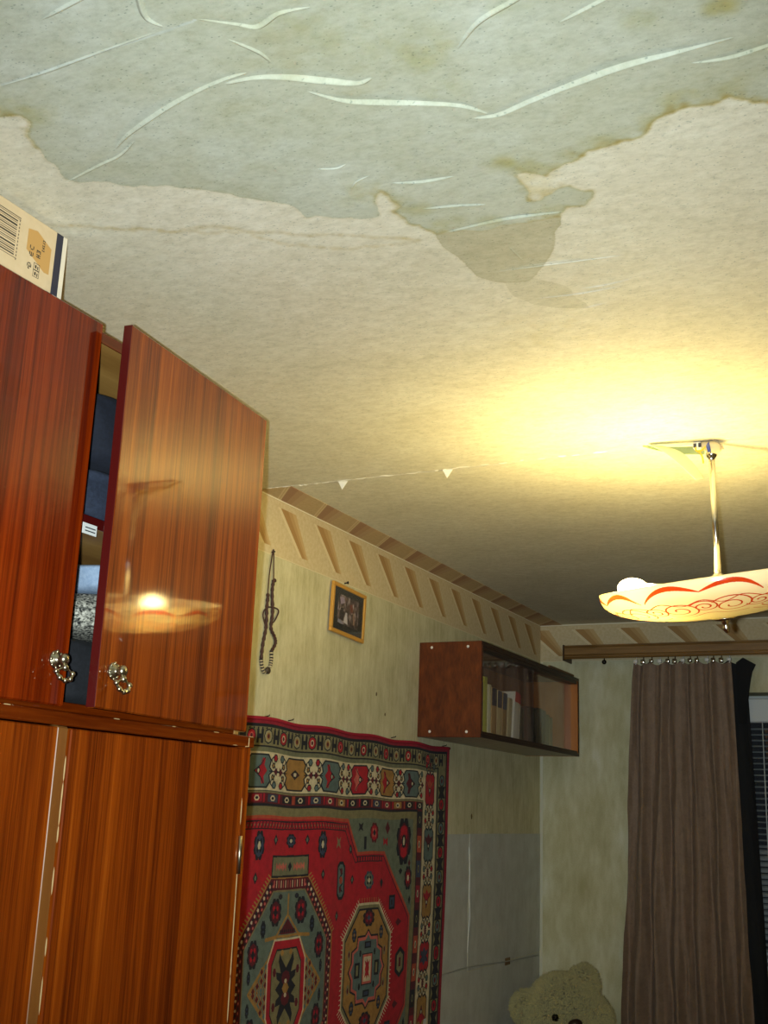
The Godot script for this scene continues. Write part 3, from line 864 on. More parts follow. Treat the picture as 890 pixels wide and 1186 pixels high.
func wardrobe():
	var z0 := -2.13
	var z1 := -0.94
	var y1 := 1.644
	var w := thing("wardrobe", Vector3((WX + WB) / 2, 0, (z0 + z1) / 2), "tall lacquered wooden wardrobe with two plain striped doors", "wardrobe")
	panel("side_panel", Vector3(WB, 0, z0), Vector3(WX - 0.001, y1 - 0.022, z0 + 0.024), T.lacquer, w, 0.002)
	panel("side_panel", Vector3(WB, 0, z1 - 0.024), Vector3(WX - 0.001, y1 - 0.022, z1), T.lacquer, w, 0.002)
	panel("top_panel", Vector3(WB, y1 - 0.024, z0 - 0.004), Vector3(WX + 0.004, y1, z1), T.lacquer_across, w, 0.002)
	panel("back_panel", Vector3(WB, 0.06, z0 + 0.024), Vector3(WB + 0.006, y1 - 0.024, z1 - 0.024), T.ply, w)
	panel("plinth", Vector3(WB + 0.02, 0, z0 + 0.024), Vector3(WX - 0.03, 0.06, z1 - 0.024), T.lacquer_across, w)
	panel("bottom_panel", Vector3(WB + 0.006, 0.06, z0 + 0.024), Vector3(WX - 0.02, 0.08, z1 - 0.024), T.lacquer_across, w)
	panel("divider", Vector3(WB + 0.006, 0.08, -1.5565), Vector3(WX - 0.004, y1 - 0.0245, -1.5275), T.edge_tan, w, 0.003)
	var names := [[-2.1045, -1.5585], [-1.5255, z1 - 0.0255]]
	for d in names:
		var door := panel("door", Vector3(WX - 0.018, 0.085, d[0]), Vector3(WX, y1 - 0.0265, d[1]), T.lacquer, w, 0.0022)
		door.set_meta("label", "glossy striped wardrobe door")
		for y in [0.3, 1.4]:
			var hz: float = -2.1045 if d[0] < -2.0 else z1 - 0.0255
			var hb := MB.new(w.position, true)
			hb.tube([Vector3(WX + 0.003, y - 0.038, hz - 0.001), Vector3(WX + 0.003, y + 0.038, hz - 0.001)], 0.0042, 10)
			put("hinge", hb, T.old_metal, door)
		var kb := MB.new(w.position, true)
		kb.lathe([Vector2(0.0, 0.0), Vector2(0.012, 0.0), Vector2(0.008, 0.012), Vector2(0.016, 0.022), Vector2(0.012, 0.03), Vector2(0.0, 0.032)], Vector3(WX, 0.95, -1.62 if d[0] < -2.0 else -1.46), 16, Basis(Vector3.BACK, -PI / 2))
		put("knob", kb, T.old_metal, door)
	# bare wood where the lacquer has chipped along edges
	var rng := RandomNumberGenerator.new()
	rng.seed = 21
	var wear := []
	for k in 26:
		var y := 1.60 - rng.randf() * 1.0
		wear.append([Vector3(WX - 0.0045, y, -1.5562), Vector3(0.0012, rng.randf_range(0.006, 0.03), 0.0016)])
	for k in 22:
		wear.append([Vector3(WX - 0.001, 1.6 - pow(rng.randf(), 1.2) * 1.1, z0 + 0.0225), Vector3(0.0012, rng.randf_range(0.01, 0.045), 0.0014)])
	for k in 7:
		wear.append([Vector3(WX + 0.0035, y1 - 0.001 - 0.021 * float(rng.randf() < 0.55), rng.randf_range(z0, -1.2)), Vector3(0.0008, 0.0009, rng.randf_range(0.004, 0.02))])
	for a in wear:
		var cb := MB.new(w.position)
		cb.ball(a[0], a[1], 6, 4)
		put("chipped_edge", cb, T.worn, w)
	var corner := MB.new(w.position)
	corner.tube([Vector3(WX + 0.004, y1 - 0.004, z0 + 0.018), Vector3(WX + 0.0042, y1 - 0.022, z0 + 0.0185), Vector3(WX + 0.004, y1 - 0.0225, z0 + 0.03)], 0.0013, 5)
	put("chipped_edge", corner, T.worn, w)

func ornate_pull(door: Node3D, at: Vector3):
	# cast rosette, knob, hinged drop
	var mb := MB.new(Vector3.ZERO, true)
	var b := Basis(Vector3.BACK, -PI / 2)
	mb.lathe([Vector2(0.0, 0.0), Vector2(0.0155, 0.0), Vector2(0.015, 0.003), Vector2(0.011, 0.0045), Vector2(0.009, 0.008), Vector2(0.0055, 0.009), Vector2(0.0055, 0.014), Vector2(0.010, 0.018), Vector2(0.010, 0.023), Vector2(0.005, 0.027), Vector2(0.0, 0.0275)], at, 18, b)
	for k in 8:
		var a := TAU * k / 8
		mb.ball(at + Vector3(0.0035, sin(a) * 0.0135, cos(a) * 0.0135), Vector3(0.0022, 0.0035, 0.0035), 6, 4)
	put("knob", mb, T.old_metal, door)
	var dr := MB.new(Vector3.ZERO, true)
	var pts := []
	for k in 13:
		var a := PI * 0.08 + PI * 0.84 * k / 12.0
		pts.append(at + Vector3(0.022 + 0.004 * sin(a), -0.018 - sin(a) * 0.018, -cos(a) * 0.021))
	dr.tube(pts, 0.0032, 8)
	for k in [0, 3, 6, 9, 12]:
		dr.ball(pts[k], Vector3.ONE * 0.0052, 8, 6)
	dr.tube([at + Vector3(0.022, -0.006, 0), at + Vector3(0.023, -0.018, 0.0)], 0.0035, 8)
	dr.ball(at + Vector3(0.023, -0.014, 0.0), Vector3.ONE * 0.0065, 8, 6)
	dr.tube([pts[0], at + Vector3(0.023, -0.016, -0.008), at + Vector3(0.023, -0.016, 0.008), pts[12]], 0.0022, 6)
	put("drop_handle", dr, T.old_metal, door)

func top_cabinet():
	var z0 := -2.105
	var z1 := -0.94
	var y0 := 1.646
	var y1 := 2.352
	var xf := WX - 0.019
	var w := thing("top_cabinet", Vector3((xf + WB) / 2, y0, (z0 + z1) / 2), "lacquered cabinet on top of the wardrobe, one door ajar", "cabinet")
	panel("side_panel", Vector3(WB, y0, z0), Vector3(xf, y1 - 0.02, z0 + 0.018), T.ply, w)
	panel("side_panel", Vector3(WB, y0, z1 - 0.018), Vector3(xf, y1 - 0.02, z1), T.lacquer, w)
	panel("top_panel", Vector3(WB, y1 - 0.02, z0), Vector3(xf - 0.002, y1, z1), T.ply, w)
	panel("front_rail", Vector3(xf - 0.003, y1 - 0.021, z0), Vector3(xf, y1, z1), T.lacquer_across, w, 0.0005)
	panel("bottom_panel", Vector3(WB, y0 + 0.0005, z0 + 0.018), Vector3(xf, y0 + 0.016, z1 - 0.018), T.lacquer_across, w)
	panel("back_panel", Vector3(WB, y0 + 0.016, z0 + 0.018), Vector3(WB + 0.006, y1 - 0.02, z1 - 0.018), T.ply, w)
	panel("shelf", Vector3(WB + 0.006, 1.984, z0 + 0.018), Vector3(xf - 0.013, 2.002, z1 - 0.018), T.ply, w)
	panel("shelf_edge", Vector3(xf - 0.0135, 1.983, z0 + 0.018), Vector3(xf - 0.0115, 2.003, z1 - 0.018), T.edge_red, w, 0.0005)
	# doors, each hinged on its outer side
	var dw := 0.556
	var right := MB.new(Vector3.ZERO)
	right.box(Vector3(0, y0 + 0.006 - y0, 0.0), Vector3(0.018, y1 + 0.005 - y0, dw), 0.0025)
	var od := put("door", right, T.lacquer, w)
	od.set_meta("label", "glossy striped door standing ajar")
	od.transform = Transform3D(Basis(Vector3.UP, deg_to_rad(5.2)), Vector3(xf + 0.001, y0, z0) - w.position)
	var face := MB.new(Vector3.ZERO)
	face.box(Vector3(-0.0004, 0.0065, dw - 0.0006), Vector3(0.0178, y1 + 0.0045 - y0, dw + 0.0008), 0.0012)
	put("edge_band", face, T.edge_red, od)
	for y in [0.1, 0.6]:
		var hb := MB.new(Vector3.ZERO, true)
		hb.tube([Vector3(-0.002, y - 0.03, 0.002), Vector3(-0.002, y + 0.03, 0.002)], 0.004, 8)
		put("hinge", hb, T.old_metal, od)
	ornate_pull(od, Vector3(0.018, 0.073, dw - 0.043))
	var left := MB.new(Vector3.ZERO)
	left.box(Vector3(0, 0.006, 0.0), Vector3(0.018, y1 + 0.005 - y0, 0.59), 0.0025)
	var ld := put("door", left, T.lacquer_red, w)
	ld.set_meta("label", "closed glossy reddish door")
	ld.transform = Transform3D(Basis.IDENTITY, Vector3(xf + 0.001, y0, -1.532) - w.position)
	ornate_pull(ld, Vector3(0.018, 0.082, 0.032))
	var st := MB.new(w.position)
	st.box(Vector3(xf - 0.011, 1.968, -1.604), Vector3(xf - 0.0102, 1.988, -1.565), 0.0003)
	for k in 2:
		var ln := MB.new(w.position)
		ln.box(Vector3(xf - 0.0104, 1.973 + k * 0.006, -1.6), Vector3(xf - 0.0098, 1.975 + k * 0.006, -1.572))
		put("print_line", ln, mat(c8(40, 40, 44), 0.7), w)
	tag(put("paper_tag", st, mat(c8(226, 226, 220), 0.7), w), "small white printed paper tag")

# ------------------------------------------------------------------ lamp
func ceiling_lamp():
	var hook := Vector3(-0.545, H, -3.03)
	var L := thing("ceiling_lamp", hook, "tilted white glass bowl lamp with red ornament on a chrome rod", "lamp")
	var base := Vector3(-0.538, 2.118, -3.03)
	var up := Vector3(-0.10, 1.0, 0.20).normalized()
	var tilt := Basis(Quaternion(Vector3.UP, up))
	var rod := MB.new(hook, true)
	rod.tube([Vector3(-0.543, 2.462, -3.03), base + Vector3(0, 0.0, 0)], 0.0085, 16)
	put("rod", rod, T.chrome, L)
	var cap := MB.new(hook, true)
	cap.lathe([Vector2(0.0, 0.008), Vector2(0.013, 0.007), Vector2(0.016, 0.0), Vector2(0.013, -0.008), Vector2(0.009, -0.012), Vector2(0.0085, -0.02)], Vector3(-0.543, 2.464, -3.03), 20)
	put("rod_cap", cap, T.chrome, L)
	var hk := MB.new(hook, true)
	hk.tube(curve([hook + Vector3(0, 0.0, 0), hook + Vector3(0.0, -0.015, 0), hook + Vector3(0.012, -0.024, 0), hook + Vector3(0.002, -0.034, 0), hook + Vector3(-0.008, -0.026, 0.0)], 5), 0.0026, 8)
	put("hook", hk, T.dark_metal, L)
	# taped joint, terminal block and wires bundled at the hook
	var n := FastNoiseLite.new()
	n.frequency = 60.0
	var lump := MB.new(hook, true)
	lump.ball(hook + Vector3(0.006, -0.019, 0.006), Vector3(0.026, 0.017, 0.02), 16, 10, Basis(Vector3.FORWARD, 0.25))
	lump.ball(hook + Vector3(-0.014, -0.013, 0.008), Vector3(0.018, 0.012, 0.014), 12, 8)
	put("taped_joint", lump, mat(c8(198, 184, 150), 0.6), L)
	var blk := MB.new(hook)
	blk.box(hook + Vector3(-0.043, -0.022, 0.004), hook + Vector3(-0.022, -0.004, 0.022), 0.002)
	put("terminal_block", blk, T.white_plastic, L)
	for k in 2:
		var scr := MB.new(hook)
		scr.box(hook + Vector3(-0.041 + k * 0.013, -0.02, 0.021), hook + Vector3(-0.033 + k * 0.013, -0.008, 0.0235), 0.001)
		put("terminal_screw", scr, mat(c8(38, 36, 60), 0.4), L)
	var yel := MB.new(hook, true)
	yel.tube(curve([hook + Vector3(-0.035, -0.016, 0.02), hook + Vector3(-0.034, -0.028, 0.024), hook + Vector3(-0.024, -0.036, 0.024), hook + Vector3(-0.018, -0.05, 0.022), hook + Vector3(-0.017, -0.066, 0.02)], 6), 0.0026, 8)
	yel.tube(curve([hook + Vector3(-0.028, -0.03, 0.024), hook + Vector3(-0.018, -0.03, 0.026), hook + Vector3(-0.01, -0.02, 0.022)], 6), 0.0026, 8)
	put("yellow_wire", yel, mat(c8(222, 190, 60), 0.45), L)
	var blu := MB.new(hook, true)
	blu.tube(curve([hook + Vector3(0.0, -0.008, 0.02), hook + Vector3(-0.001, -0.02, 0.028), hook + Vector3(0.002, -0.038, 0.028)], 6), [0.002, 0.0022, 0.0024, 0.003, 0.0036, 0.0042, 0.0045, 0.0048, 0.005, 0.005, 0.0048, 0.0044, 0.003], 10)
	put("blue_wire", blu, mat(c8(40, 62, 150), 0.4), L)
	var gry := MB.new(hook, true)
	gry.tube(curve([hook + Vector3(-0.036, -0.006, 0.012), hook + Vector3(-0.012, -0.001, 0.02), hook + Vector3(0.012, -0.003, 0.018), hook + Vector3(0.03, -0.016, 0.012), hook + Vector3(0.036, -0.029, 0.012)], 6), 0.0024, 8)
	put("grey_wire", gry, mat(c8(150, 140, 118), 0.5), L)
	# bowl: opal glass, printed in red outside
	var R := 0.31
	var D := 0.100
	var prof := []
	var outer := curve([Vector2(0.012, -D), Vector2(0.10, -0.096), Vector2(0.20, -0.080), Vector2(0.262, -0.060), Vector2(0.298, -0.036), Vector2(0.309, -0.014), Vector2(R, 0.0)], 5)
	prof.append_array(outer)
	prof.append(Vector2(R + 0.0005, 0.003))
	prof.append(Vector2(R - 0.0035, 0.0035))
	for q in range(outer.size() - 1, -1, -1):
		var p: Vector2 = outer[q]
		prof.append(Vector2(maxf(p.x - 0.004, 0.012), p.y + 0.004))
	prof.append(prof[0])
	var glass := mat(Color.WHITE, 0.18)
	glass.albedo_texture = tex(bowl_print())
	glass.backlight_enabled = true
	glass.backlight = c8(200, 198, 184)
	var bb := MB.new(hook, true)
	bb.lathe(prof, base, 72, tilt, 6.0)
	put("glass_bowl", bb, glass, L)
	var fin := MB.new(hook, true)
	fin.lathe([Vector2(0.0, -0.004), Vector2(0.012, -0.002), Vector2(0.03, 0.001), Vector2(0.034, 0.006), Vector2(0.014, 0.006)].map(func(p): return p + Vector2(0, -D - 0.006)), base, 24, tilt)
	fin.lathe([Vector2(0.0, -0.034), Vector2(0.005, -0.033), Vector2(0.0085, -0.026), Vector2(0.010, -0.018), Vector2(0.007, -0.011), Vector2(0.0095, -0.008), Vector2(0.012, -0.002), Vector2(0.0, 0.0)].map(func(p): return p + Vector2(0, -D - 0.006)), base, 20, tilt)
	put("finial", fin, T.chrome, L)
	var can := MB.new(hook, true)
	can.lathe([Vector2(0.0, 0.018), Vector2(0.012, 0.016), Vector2(0.016, 0.008), Vector2(0.034, 0.004), Vector2(0.048, -0.004), Vector2(0.046, -0.008), Vector2(0.0, -0.008)], base, 28, tilt)
	put("canopy", can, T.chrome, L)
	var stem := MB.new(hook, true)
	stem.tube([base + up * -0.008, base - up * (D - 0.002)], 0.006, 10)
	put("stem", stem, T.chrome, L)
	# one lit bulb lying at the near left rim, in a socket on an arm from the stem
	var bp := Vector3(-0.722, 2.074, -2.866)
	var dirb := (bp - (base - up * 0.03)).normalized()
	var arm := MB.new(hook, true)
	arm.tube([base - up * 0.05, base - up * 0.035 + dirb * 0.08, bp - dirb * 0.075], 0.005, 8)
	put("arm", arm, T.chrome, L)
	var soc := MB.new(hook, true)
	soc.tube([bp - dirb * 0.085, bp - dirb * 0.04], 0.0145, 14)
	put("socket", soc, T.white_plastic, L)
	var bulb := MB.new(hook, true)
	bulb.ball(bp, Vector3(0.027, 0.042, 0.027), 20, 14, Basis(Quaternion(Vector3.UP, dirb)))
	var gl := mat(c8(255, 244, 214), 0.4)
	gl.emission_enabled = true
	gl.emission = Color(1.0, 0.9, 0.66)
	gl.emission_energy_multiplier = 12.0
	put("bulb", bulb, gl, L)
	var li := OmniLight3D.new()
	li.name = "bulb_light"
	L.add_child(li)
	li.position = bp - hook
	li.light_color = Color(1.0, 0.905, 0.60)
	li.light_energy = 0.64
	li.light_size = 0.025
	li.omni_range = 14.0
	li.omni_attenuation = 2.0
	li.shadow_enabled = true

func bowl_print() -> Image:
	# one sixth of the bowl: u round, v 0 centre .. 0.5 rim (the other half is the inside)
	var w := 340
	var h := 1024
	var im := Image.create(w, h, false, Image.FORMAT_RGB8)
	im.fill(c8(246, 240, 222))
	var red := c8(198, 68, 26)
	var rim := 500.0
	var ph := 0.0
	# two flowing strokes meeting in a point
	for s in [-1.0, 1.0]:
		var top := []
		var bot := []
		for k in 25:
			var t := k / 24.0
			var x: float = w / 2.0 + s * t * 164.0
			var y: float = rim - 66.0 + (42.0 * sin(t * PI * 0.62) - 62.0 * t * t * t)
			var th := 17.0 * pow(sin(PI * clampf(t * 0.93 + 0.03, 0, 1)), 0.8) + 1.5
			top.append(Vector2(x, y + 30 + th / 2))
			bot.append(Vector2(x, y + 30 - th / 2))
		bot.reverse()
		rast_poly(im, top + bot, red)
	# scrolls below
	for c in [[85.0, 352.0, 62.0, 1.0], [255.0, 352.0, 62.0, -1.0], [170.0, 366.0, 40.0, 1.0], [0.0, 366.0, 40.0, -1.0], [340.0, 366.0, 40.0, -1.0]]:
		var sp := []
		for k in 60:
			var t := k / 59.0
			var a: float = c[3] * (t * TAU * 1.9 + 0.6)
			var r: float = c[2] * (1.0 - 0.82 * t)
			sp.append(Vector2(c[0] + cos(a) * r * 1.15, c[1] + sin(a) * r * 1.25))
		rast_line(im, sp, 6.0, red)
	for s in [[Vector2(10, 268), Vector2(80, 248), Vector2(170, 286), Vector2(250, 248), Vector2(330, 268)], [Vector2(0, 400), Vector2(60, 424), Vector2(110, 392), Vector2(170, 420), Vector2(230, 392), Vector2(290, 424), Vector2(340, 400)]]:
		rast_line(im, curve(s, 10), 5.0, red)
	return im

# ------------------------------------------------------------------ rug
const RS := 625.0
var rq: Image
func rp(p: Array) -> Array:
	return p.map(func(q): return Vector2(q[0], q[1]) * RS)
func rpoly(p: Array, c: Color):
	rast_poly(rq, rp(p), c)
func rrect(x0: float, y0: float, x1: float, y1: float, c: Color):
	rpoly([[x0, y0], [x1, y0], [x1, y1], [x0, y1]], c)
func rell(x: float, y: float, a: float, b: float, c: Color, n := 8):
	rast_ell(rq, Vector2(x, y) * RS, Vector2(a, b) * RS, c, n)
func rline(p: Array, w: float, c: Color):
	rast_line(rq, rp(p), w * RS, c)

func rosette(x: float, y: float, a: float, b: float, cols: Array):
	for k in 8:
		var t := TAU * k / 8 + 0.39
		rell(x + cos(t) * a * 0.72, y + sin(t) * b * 0.72, a * 0.36, b * 0.36, cols[0], 6)
	rell(x, y, a * 0.8, b * 0.8, cols[1])
	for k in 4:
		var t := TAU * k / 4 + 0.78
		rell(x + cos(t) * a * 0.4, y + sin(t) * b * 0.4, a * 0.2, b * 0.2, cols[2], 6)
	rell(x, y, a * 0.3, b * 0.3, cols[3], 6)

func bloom(x: float, y: float, vert: bool, c: Color, c2: Color, k: Dictionary):
	# stylised flower of the main border with curling stems at both ends
	var f := func(a: float, b: float) -> Array: return [x + b, y + a] if vert else [x + a, y + b]
	var P := func(l: Array) -> Array: return l.map(func(q): return f.call(q[0], q[1]))
	rpoly(P.call([[-0.07, -0.034], [-0.05, -0.053], [0.05, -0.053], [0.07, -0.034], [0.0625, -0.012], [0.0825, 0], [0.0625, 0.012], [0.07, 0.034], [0.05, 0.053], [-0.05, 0.053], [-0.07, 0.034], [-0.0625, 0.012], [-0.0825, 0], [-0.0625, -0.012]]), k.navy)
	rpoly(P.call([[-0.0625, -0.032], [-0.04625, -0.048], [0.04625, -0.048], [0.0625, -0.032], [0.055, -0.012], [0.0725, 0], [0.055, 0.012], [0.0625, 0.032], [0.04625, 0.048], [-0.04625, 0.048], [-0.0625, 0.032], [-0.055, 0.012], [-0.0725, 0], [-0.055, -0.012]]), c)
	rpoly(P.call([[-0.033, -0.038], [-0.018, -0.04], [-0.006, -0.016], [0.027, 0], [-0.006, 0.016], [-0.018, 0.04], [-0.033, 0.038], [-0.027, 0.018], [-0.045, 0], [-0.027, -0.018]]), c2)
	rline(P.call([[-0.03, -0.04], [-0.0075, -0.018], [0.027, 0], [-0.0075, 0.018], [-0.03, 0.04]]), 0.0035, k.navy)
	var d: Array = f.call(0.004, 0.0)
	rell(d[0], d[1], 0.011, 0.012, k.navy, 6)
	rell(d[0], d[1], 0.006, 0.007, k.cream, 6)
	for s in [-1.0, 1.0]:
		for e in [-1.0, 1.0]:
			rline(P.call([[s * 0.1155, 0], [s * 0.098, e * 0.006], [s * 0.088, e * 0.02], [s * 0.094, e * 0.036], [s * 0.082, e * 0.046], [s * 0.07, e * 0.038], [s * 0.074, e * 0.028]]), 0.0042, k.navy)
			var q: Array = f.call(s * 0.094, e * 0.042)
			rell(q[0], q[1], 0.0145, 0.0135, k.navy, 6)
			rell(q[0], q[1], 0.0105, 0.0095, k.red if s * e > 0 else k.teal, 6)
			q = f.call(s * 0.082, e * 0.018)
			rell(q[0], q[1], 0.0095, 0.010, k.navy, 6)
			rell(q[0], q[1], 0.005, 0.006, k.gold, 6)
		rline(P.call([[s * 0.06, 0], [s * 0.1155, 0]]), 0.004, k.navy)
		rpoly(P.call([[s * 0.085, 0], [s * 0.108, 0.014], [s * 0.108, -0.014]]), k.darkred)

func rug():
	var k := {"red": c8(186, 18, 36), "darkred": c8(96, 14, 30), "crimson": c8(158, 16, 44), "navy": c8(24, 26, 34), "sage": c8(112, 122, 100), "teal": c8(98, 118, 112), "cream": c8(224, 210, 168), "gold": c8(176, 130, 62), "olive": c8(138, 130, 88), "pink": c8(216, 108, 92), "orange": c8(190, 78, 48), "blue": c8(60, 70, 92)}
	rq = Image.create(805, 513, false, Image.FORMAT_RGB8)
	rq.fill(k.crimson)
	rrect(0, 0.018, 1.264, 0.9, k.navy)
	# outer narrow border
	rrect(0, 0.027, 1.254, 0.085, k.olive)
	rrect(1.186, 0.085, 1.254, 0.9, k.olive)
	for i in 14:
		var x := i * 0.0965
		if x > 1.22: break
		var c: Color = k.red if i % 2 else k.olive.lerp(k.cream, 0.4)
		rrect(x + 0.030, 0.036, x + 0.042, 0.079, k.navy)
		rrect(x + 0.0545, 0.036, x + 0.0665, 0.079, k.navy)
		rrect(x + 0.040, 0.050, x + 0.057, 0.064, k.navy)
		rell(x, 0.056, 0.026, 0.024, k.navy)
		rell(x, 0.056, 0.022, 0.020, c)
		rell(x, 0.056, 0.011, 0.012, k.cream if i % 4 == 1 else (k.pink if i % 2 else k.gold))
		rell(x, 0.056, 0.007, 0.008, k.darkred, 6)
		for j in 4:
			rell(x + 0.012 + j * 0.024, 0.032, 0.005, 0.004, k.navy, 5)
	for i in 8:
		var y := 0.14 + i * 0.0965
		var c: Color = k.red if i % 2 else k.teal
		rpoly([[1.187, y + 0.024], [1.254, y + 0.024], [1.238, y + 0.048], [1.254, y + 0.072], [1.187, y + 0.072], [1.203, y + 0.048]], k.navy)
		rell(1.2205, y, 0.026, 0.026, k.navy)
		rell(1.2205, y, 0.02, 0.021, c)
		rell(1.2205, y, 0.009, 0.011, k.darkred, 6)
	rline([[0, 0.087], [1.184, 0.087], [1.184, 0.9]], 0.004, k.navy)
	# sage guard, main border on cream
	rrect(0, 0.089, 1.176, 0.9, k.olive.lerp(k.sage, 0.5))
	rrect(0, 0.104, 1.168, 0.9, k.cream)
	for b in [[0.0, k.gold, k.darkred], [0.232, k.teal, k.red], [0.464, k.red, k.pink], [0.696, k.gold, k.red], [0.905, k.teal, k.darkred]]:
		bloom(b[0], 0.163, false, b[1], b[2], k)
	for b in [[0.175, k.red, k.orange], [0.395, k.teal, k.darkred], [0.612, k.gold, k.red], [0.83, k.red, k.blue]]:
		bloom(1.096, b[0], true, b[1], b[2], k)
	# red guard with little squares
	rrect(0, 0.222, 1.022, 0.9, k.navy)
	rrect(0, 0.224, 1.020, 0.9, k.olive)
	rrect(0, 0.230, 1.016, 0.9, k.darkred)
	for i in 12:
		var x := 0.045 + i * 0.094
		if x > 0.99: break
		rrect(x - 0.03, 0.234, x + 0.03, 0.258, [k.navy, k.blue, k.crimson, k.gold, k.navy][i % 5])
		rrect(x - 0.046, 0.232, x - 0.036, 0.26, k.red if i % 3 else k.orange)
		rell(x, 0.246, 0.016, 0.010, k.cream, 6)
		rell(x, 0.246, 0.009, 0.005, k.navy, 6)
	for i in 8:
		var y := 0.3 + i * 0.094
		rrect(0.968, y - 0.032, 1.012, y + 0.032, [k.navy, k.orange, k.blue, k.crimson][i % 4])
		rell(0.99, y, 0.010, 0.016, k.cream if i % 2 else k.olive, 6)
		rell(0.99, y, 0.005, 0.009, k.navy, 6)
	rrect(0, 0.262, 0.966, 0.9, k.navy)
	rrect(0, 0.271, 0.960, 0.9, k.olive)
	rrect(0, 0.300, 0.926, 0.9, k.sage)
	# red field with stepped corner
	var edge := [[0, 0.302], [0.392, 0.305], [0.475, 0.423], [0.69, 0.42], [0.915, 0.66], [0.915, 0.9], [0, 0.9]]
	rpoly(edge, k.red)
	rline(edge.slice(0, 6), 0.011, k.orange)
	rline([[0, 0.314], [0.386, 0.317], [0.468, 0.434], [0.684, 0.432], [0.904, 0.665], [0.904, 0.9]], 0.004, k.navy)
	rline([[0, 0.338], [0.372, 0.34], [0.458, 0.452], [0.672, 0.45]], 0.003, k.navy)
	for i in 21:
		rline([[i * 0.0185, 0.318], [i * 0.0185 + 0.007, 0.336]], 0.006, k.darkred)
		rell(i * 0.0185 + 0.01, 0.327, 0.003, 0.005, k.olive, 5)
	for i in 11:
		rline([[0.475 + i * 0.019, 0.436], [0.475 + i * 0.019, 0.45]], 0.007, k.navy)
	# corner ornaments on sage
	rosette(0.598, 0.35, 0.034, 0.036, [k.darkred, k.red, k.pink, k.navy])
	rosette(0.852, 0.382, 0.058, 0.088, [k.navy, k.darkred, k.red, k.navy])
	rell(0.852, 0.34, 0.026, 0.018, k.red)
	rell(0.852, 0.425, 0.026, 0.018, k.red)
	rpoly([[0.83, 0.355], [0.852, 0.376], [0.874, 0.355], [0.862, 0.382], [0.874, 0.41], [0.852, 0.39], [0.83, 0.41], [0.842, 0.382]], k.navy)
	rell(0.852, 0.382, 0.008, 0.018, k.cream, 6)
	rpoly([[0.475, 0.315], [0.492, 0.322], [0.51, 0.315], [0.503, 0.332], [0.51, 0.345], [0.492, 0.338], [0.475, 0.345], [0.482, 0.332]], k.navy)
	rrect(0.52, 0.365, 0.538, 0.41, k.navy)
	rpoly([[0.715, 0.305], [0.735, 0.33], [0.715, 0.355], [0.695, 0.33]], k.darkred)
	rpoly([[0.68, 0.365], [0.698, 0.375], [0.716, 0.365], [0.716, 0.395], [0.698, 0.385], [0.68, 0.395]], k.red)
	rosette(0.893, 0.52, 0.03, 0.045, [k.navy, k.darkred, k.red, k.cream])
	rpoly([[0.83, 0.48], [0.845, 0.49], [0.83, 0.505], [0.815, 0.49]], k.navy)
	rpoly([[0.9, 0.45], [0.91, 0.465], [0.9, 0.48], [0.89, 0.465]], k.darkred)
	rpoly([[0.91, 0.585], [0.92, 0.6], [0.91, 0.62], [0.9, 0.6]], k.navy)
	# small figures on the red ground
	for f in [[0.198, 0.39, 0.03, 0.045], [-0.0, 0.373, 0.03, 0.022]]:
		rosette(f[0], f[1], f[2], f[3], [k.navy, k.blue, k.navy, k.cream])
	rpoly([[0.302, 0.36], [0.32, 0.372], [0.338, 0.36], [0.33, 0.38], [0.338, 0.402], [0.32, 0.39], [0.302, 0.402], [0.31, 0.38]], k.olive)
	for f in [[0.1, 0.372], [0.208, 0.487], [0.44, 0.51], [0.42, 0.405], [0.325, 0.625]]:
		rpoly([[f[0], f[1] - 0.018], [f[0] + 0.013, f[1]], [f[0], f[1] + 0.018], [f[0] - 0.013, f[1]]], k.navy)
		rell(f[0], f[1], 0.006, 0.009, k.sage, 5)
	rpoly([[0.318, 0.46], [0.335, 0.445], [0.365, 0.445], [0.382, 0.46], [0.382, 0.555], [0.365, 0.572], [0.335, 0.572], [0.318, 0.555]], k.navy)
	rpoly([[0.327, 0.466], [0.34, 0.454], [0.36, 0.454], [0.373, 0.466], [0.373, 0.55], [0.36, 0.563], [0.34, 0.563], [0.327, 0.55]], k.teal)
	rline([[0.338, 0.47], [0.36, 0.485], [0.338, 0.5]], 0.006, k.navy)
	rline([[0.362, 0.545], [0.34, 0.532], [0.362, 0.52]], 0.006, k.navy)
	rell(0.35, 0.508, 0.014, 0.014, k.orange, 6)
	rell(0.352, 0.478, 0.010, 0.012, k.darkred, 6)
	rell(0.346, 0.538, 0.010, 0.012, k.darkred, 6)
	rosette(0.567, 0.518, 0.036, 0.032, [k.blue, k.sage, k.navy, k.cream])
	rpoly([[0.67, 0.51], [0.683, 0.525], [0.67, 0.55], [0.657, 0.525]], k.navy)
	rrect(0.74, 0.575, 0.79, 0.625, k.navy)
	rrect(0.748, 0.582, 0.782, 0.618, k.blue)
	rrect(0.76, 0.59, 0.77, 0.61, k.navy)
	rpoly([[0.82, 0.66], [0.85, 0.675], [0.82, 0.69], [0.8, 0.675]], k.darkred)
	rpoly([[0.81, 0.79], [0.85, 0.765], [0.89, 0.79], [0.89, 0.85], [0.81, 0.85]], k.navy)
	rpoly([[0.825, 0.797], [0.85, 0.782], [0.875, 0.797], [0.875, 0.85], [0.825, 0.85]], k.olive)
	rrect(0.842, 0.805, 0.858, 0.85, k.darkred)
	# hexagon in the middle
	rpoly([[0, 0.418], [0.114, 0.42], [0.116, 0.488], [0, 0.486]], k.navy)
	rpoly([[0, 0.424], [0.108, 0.425], [0.11, 0.482], [0, 0.480]], k.olive.lerp(k.sage, 0.4))
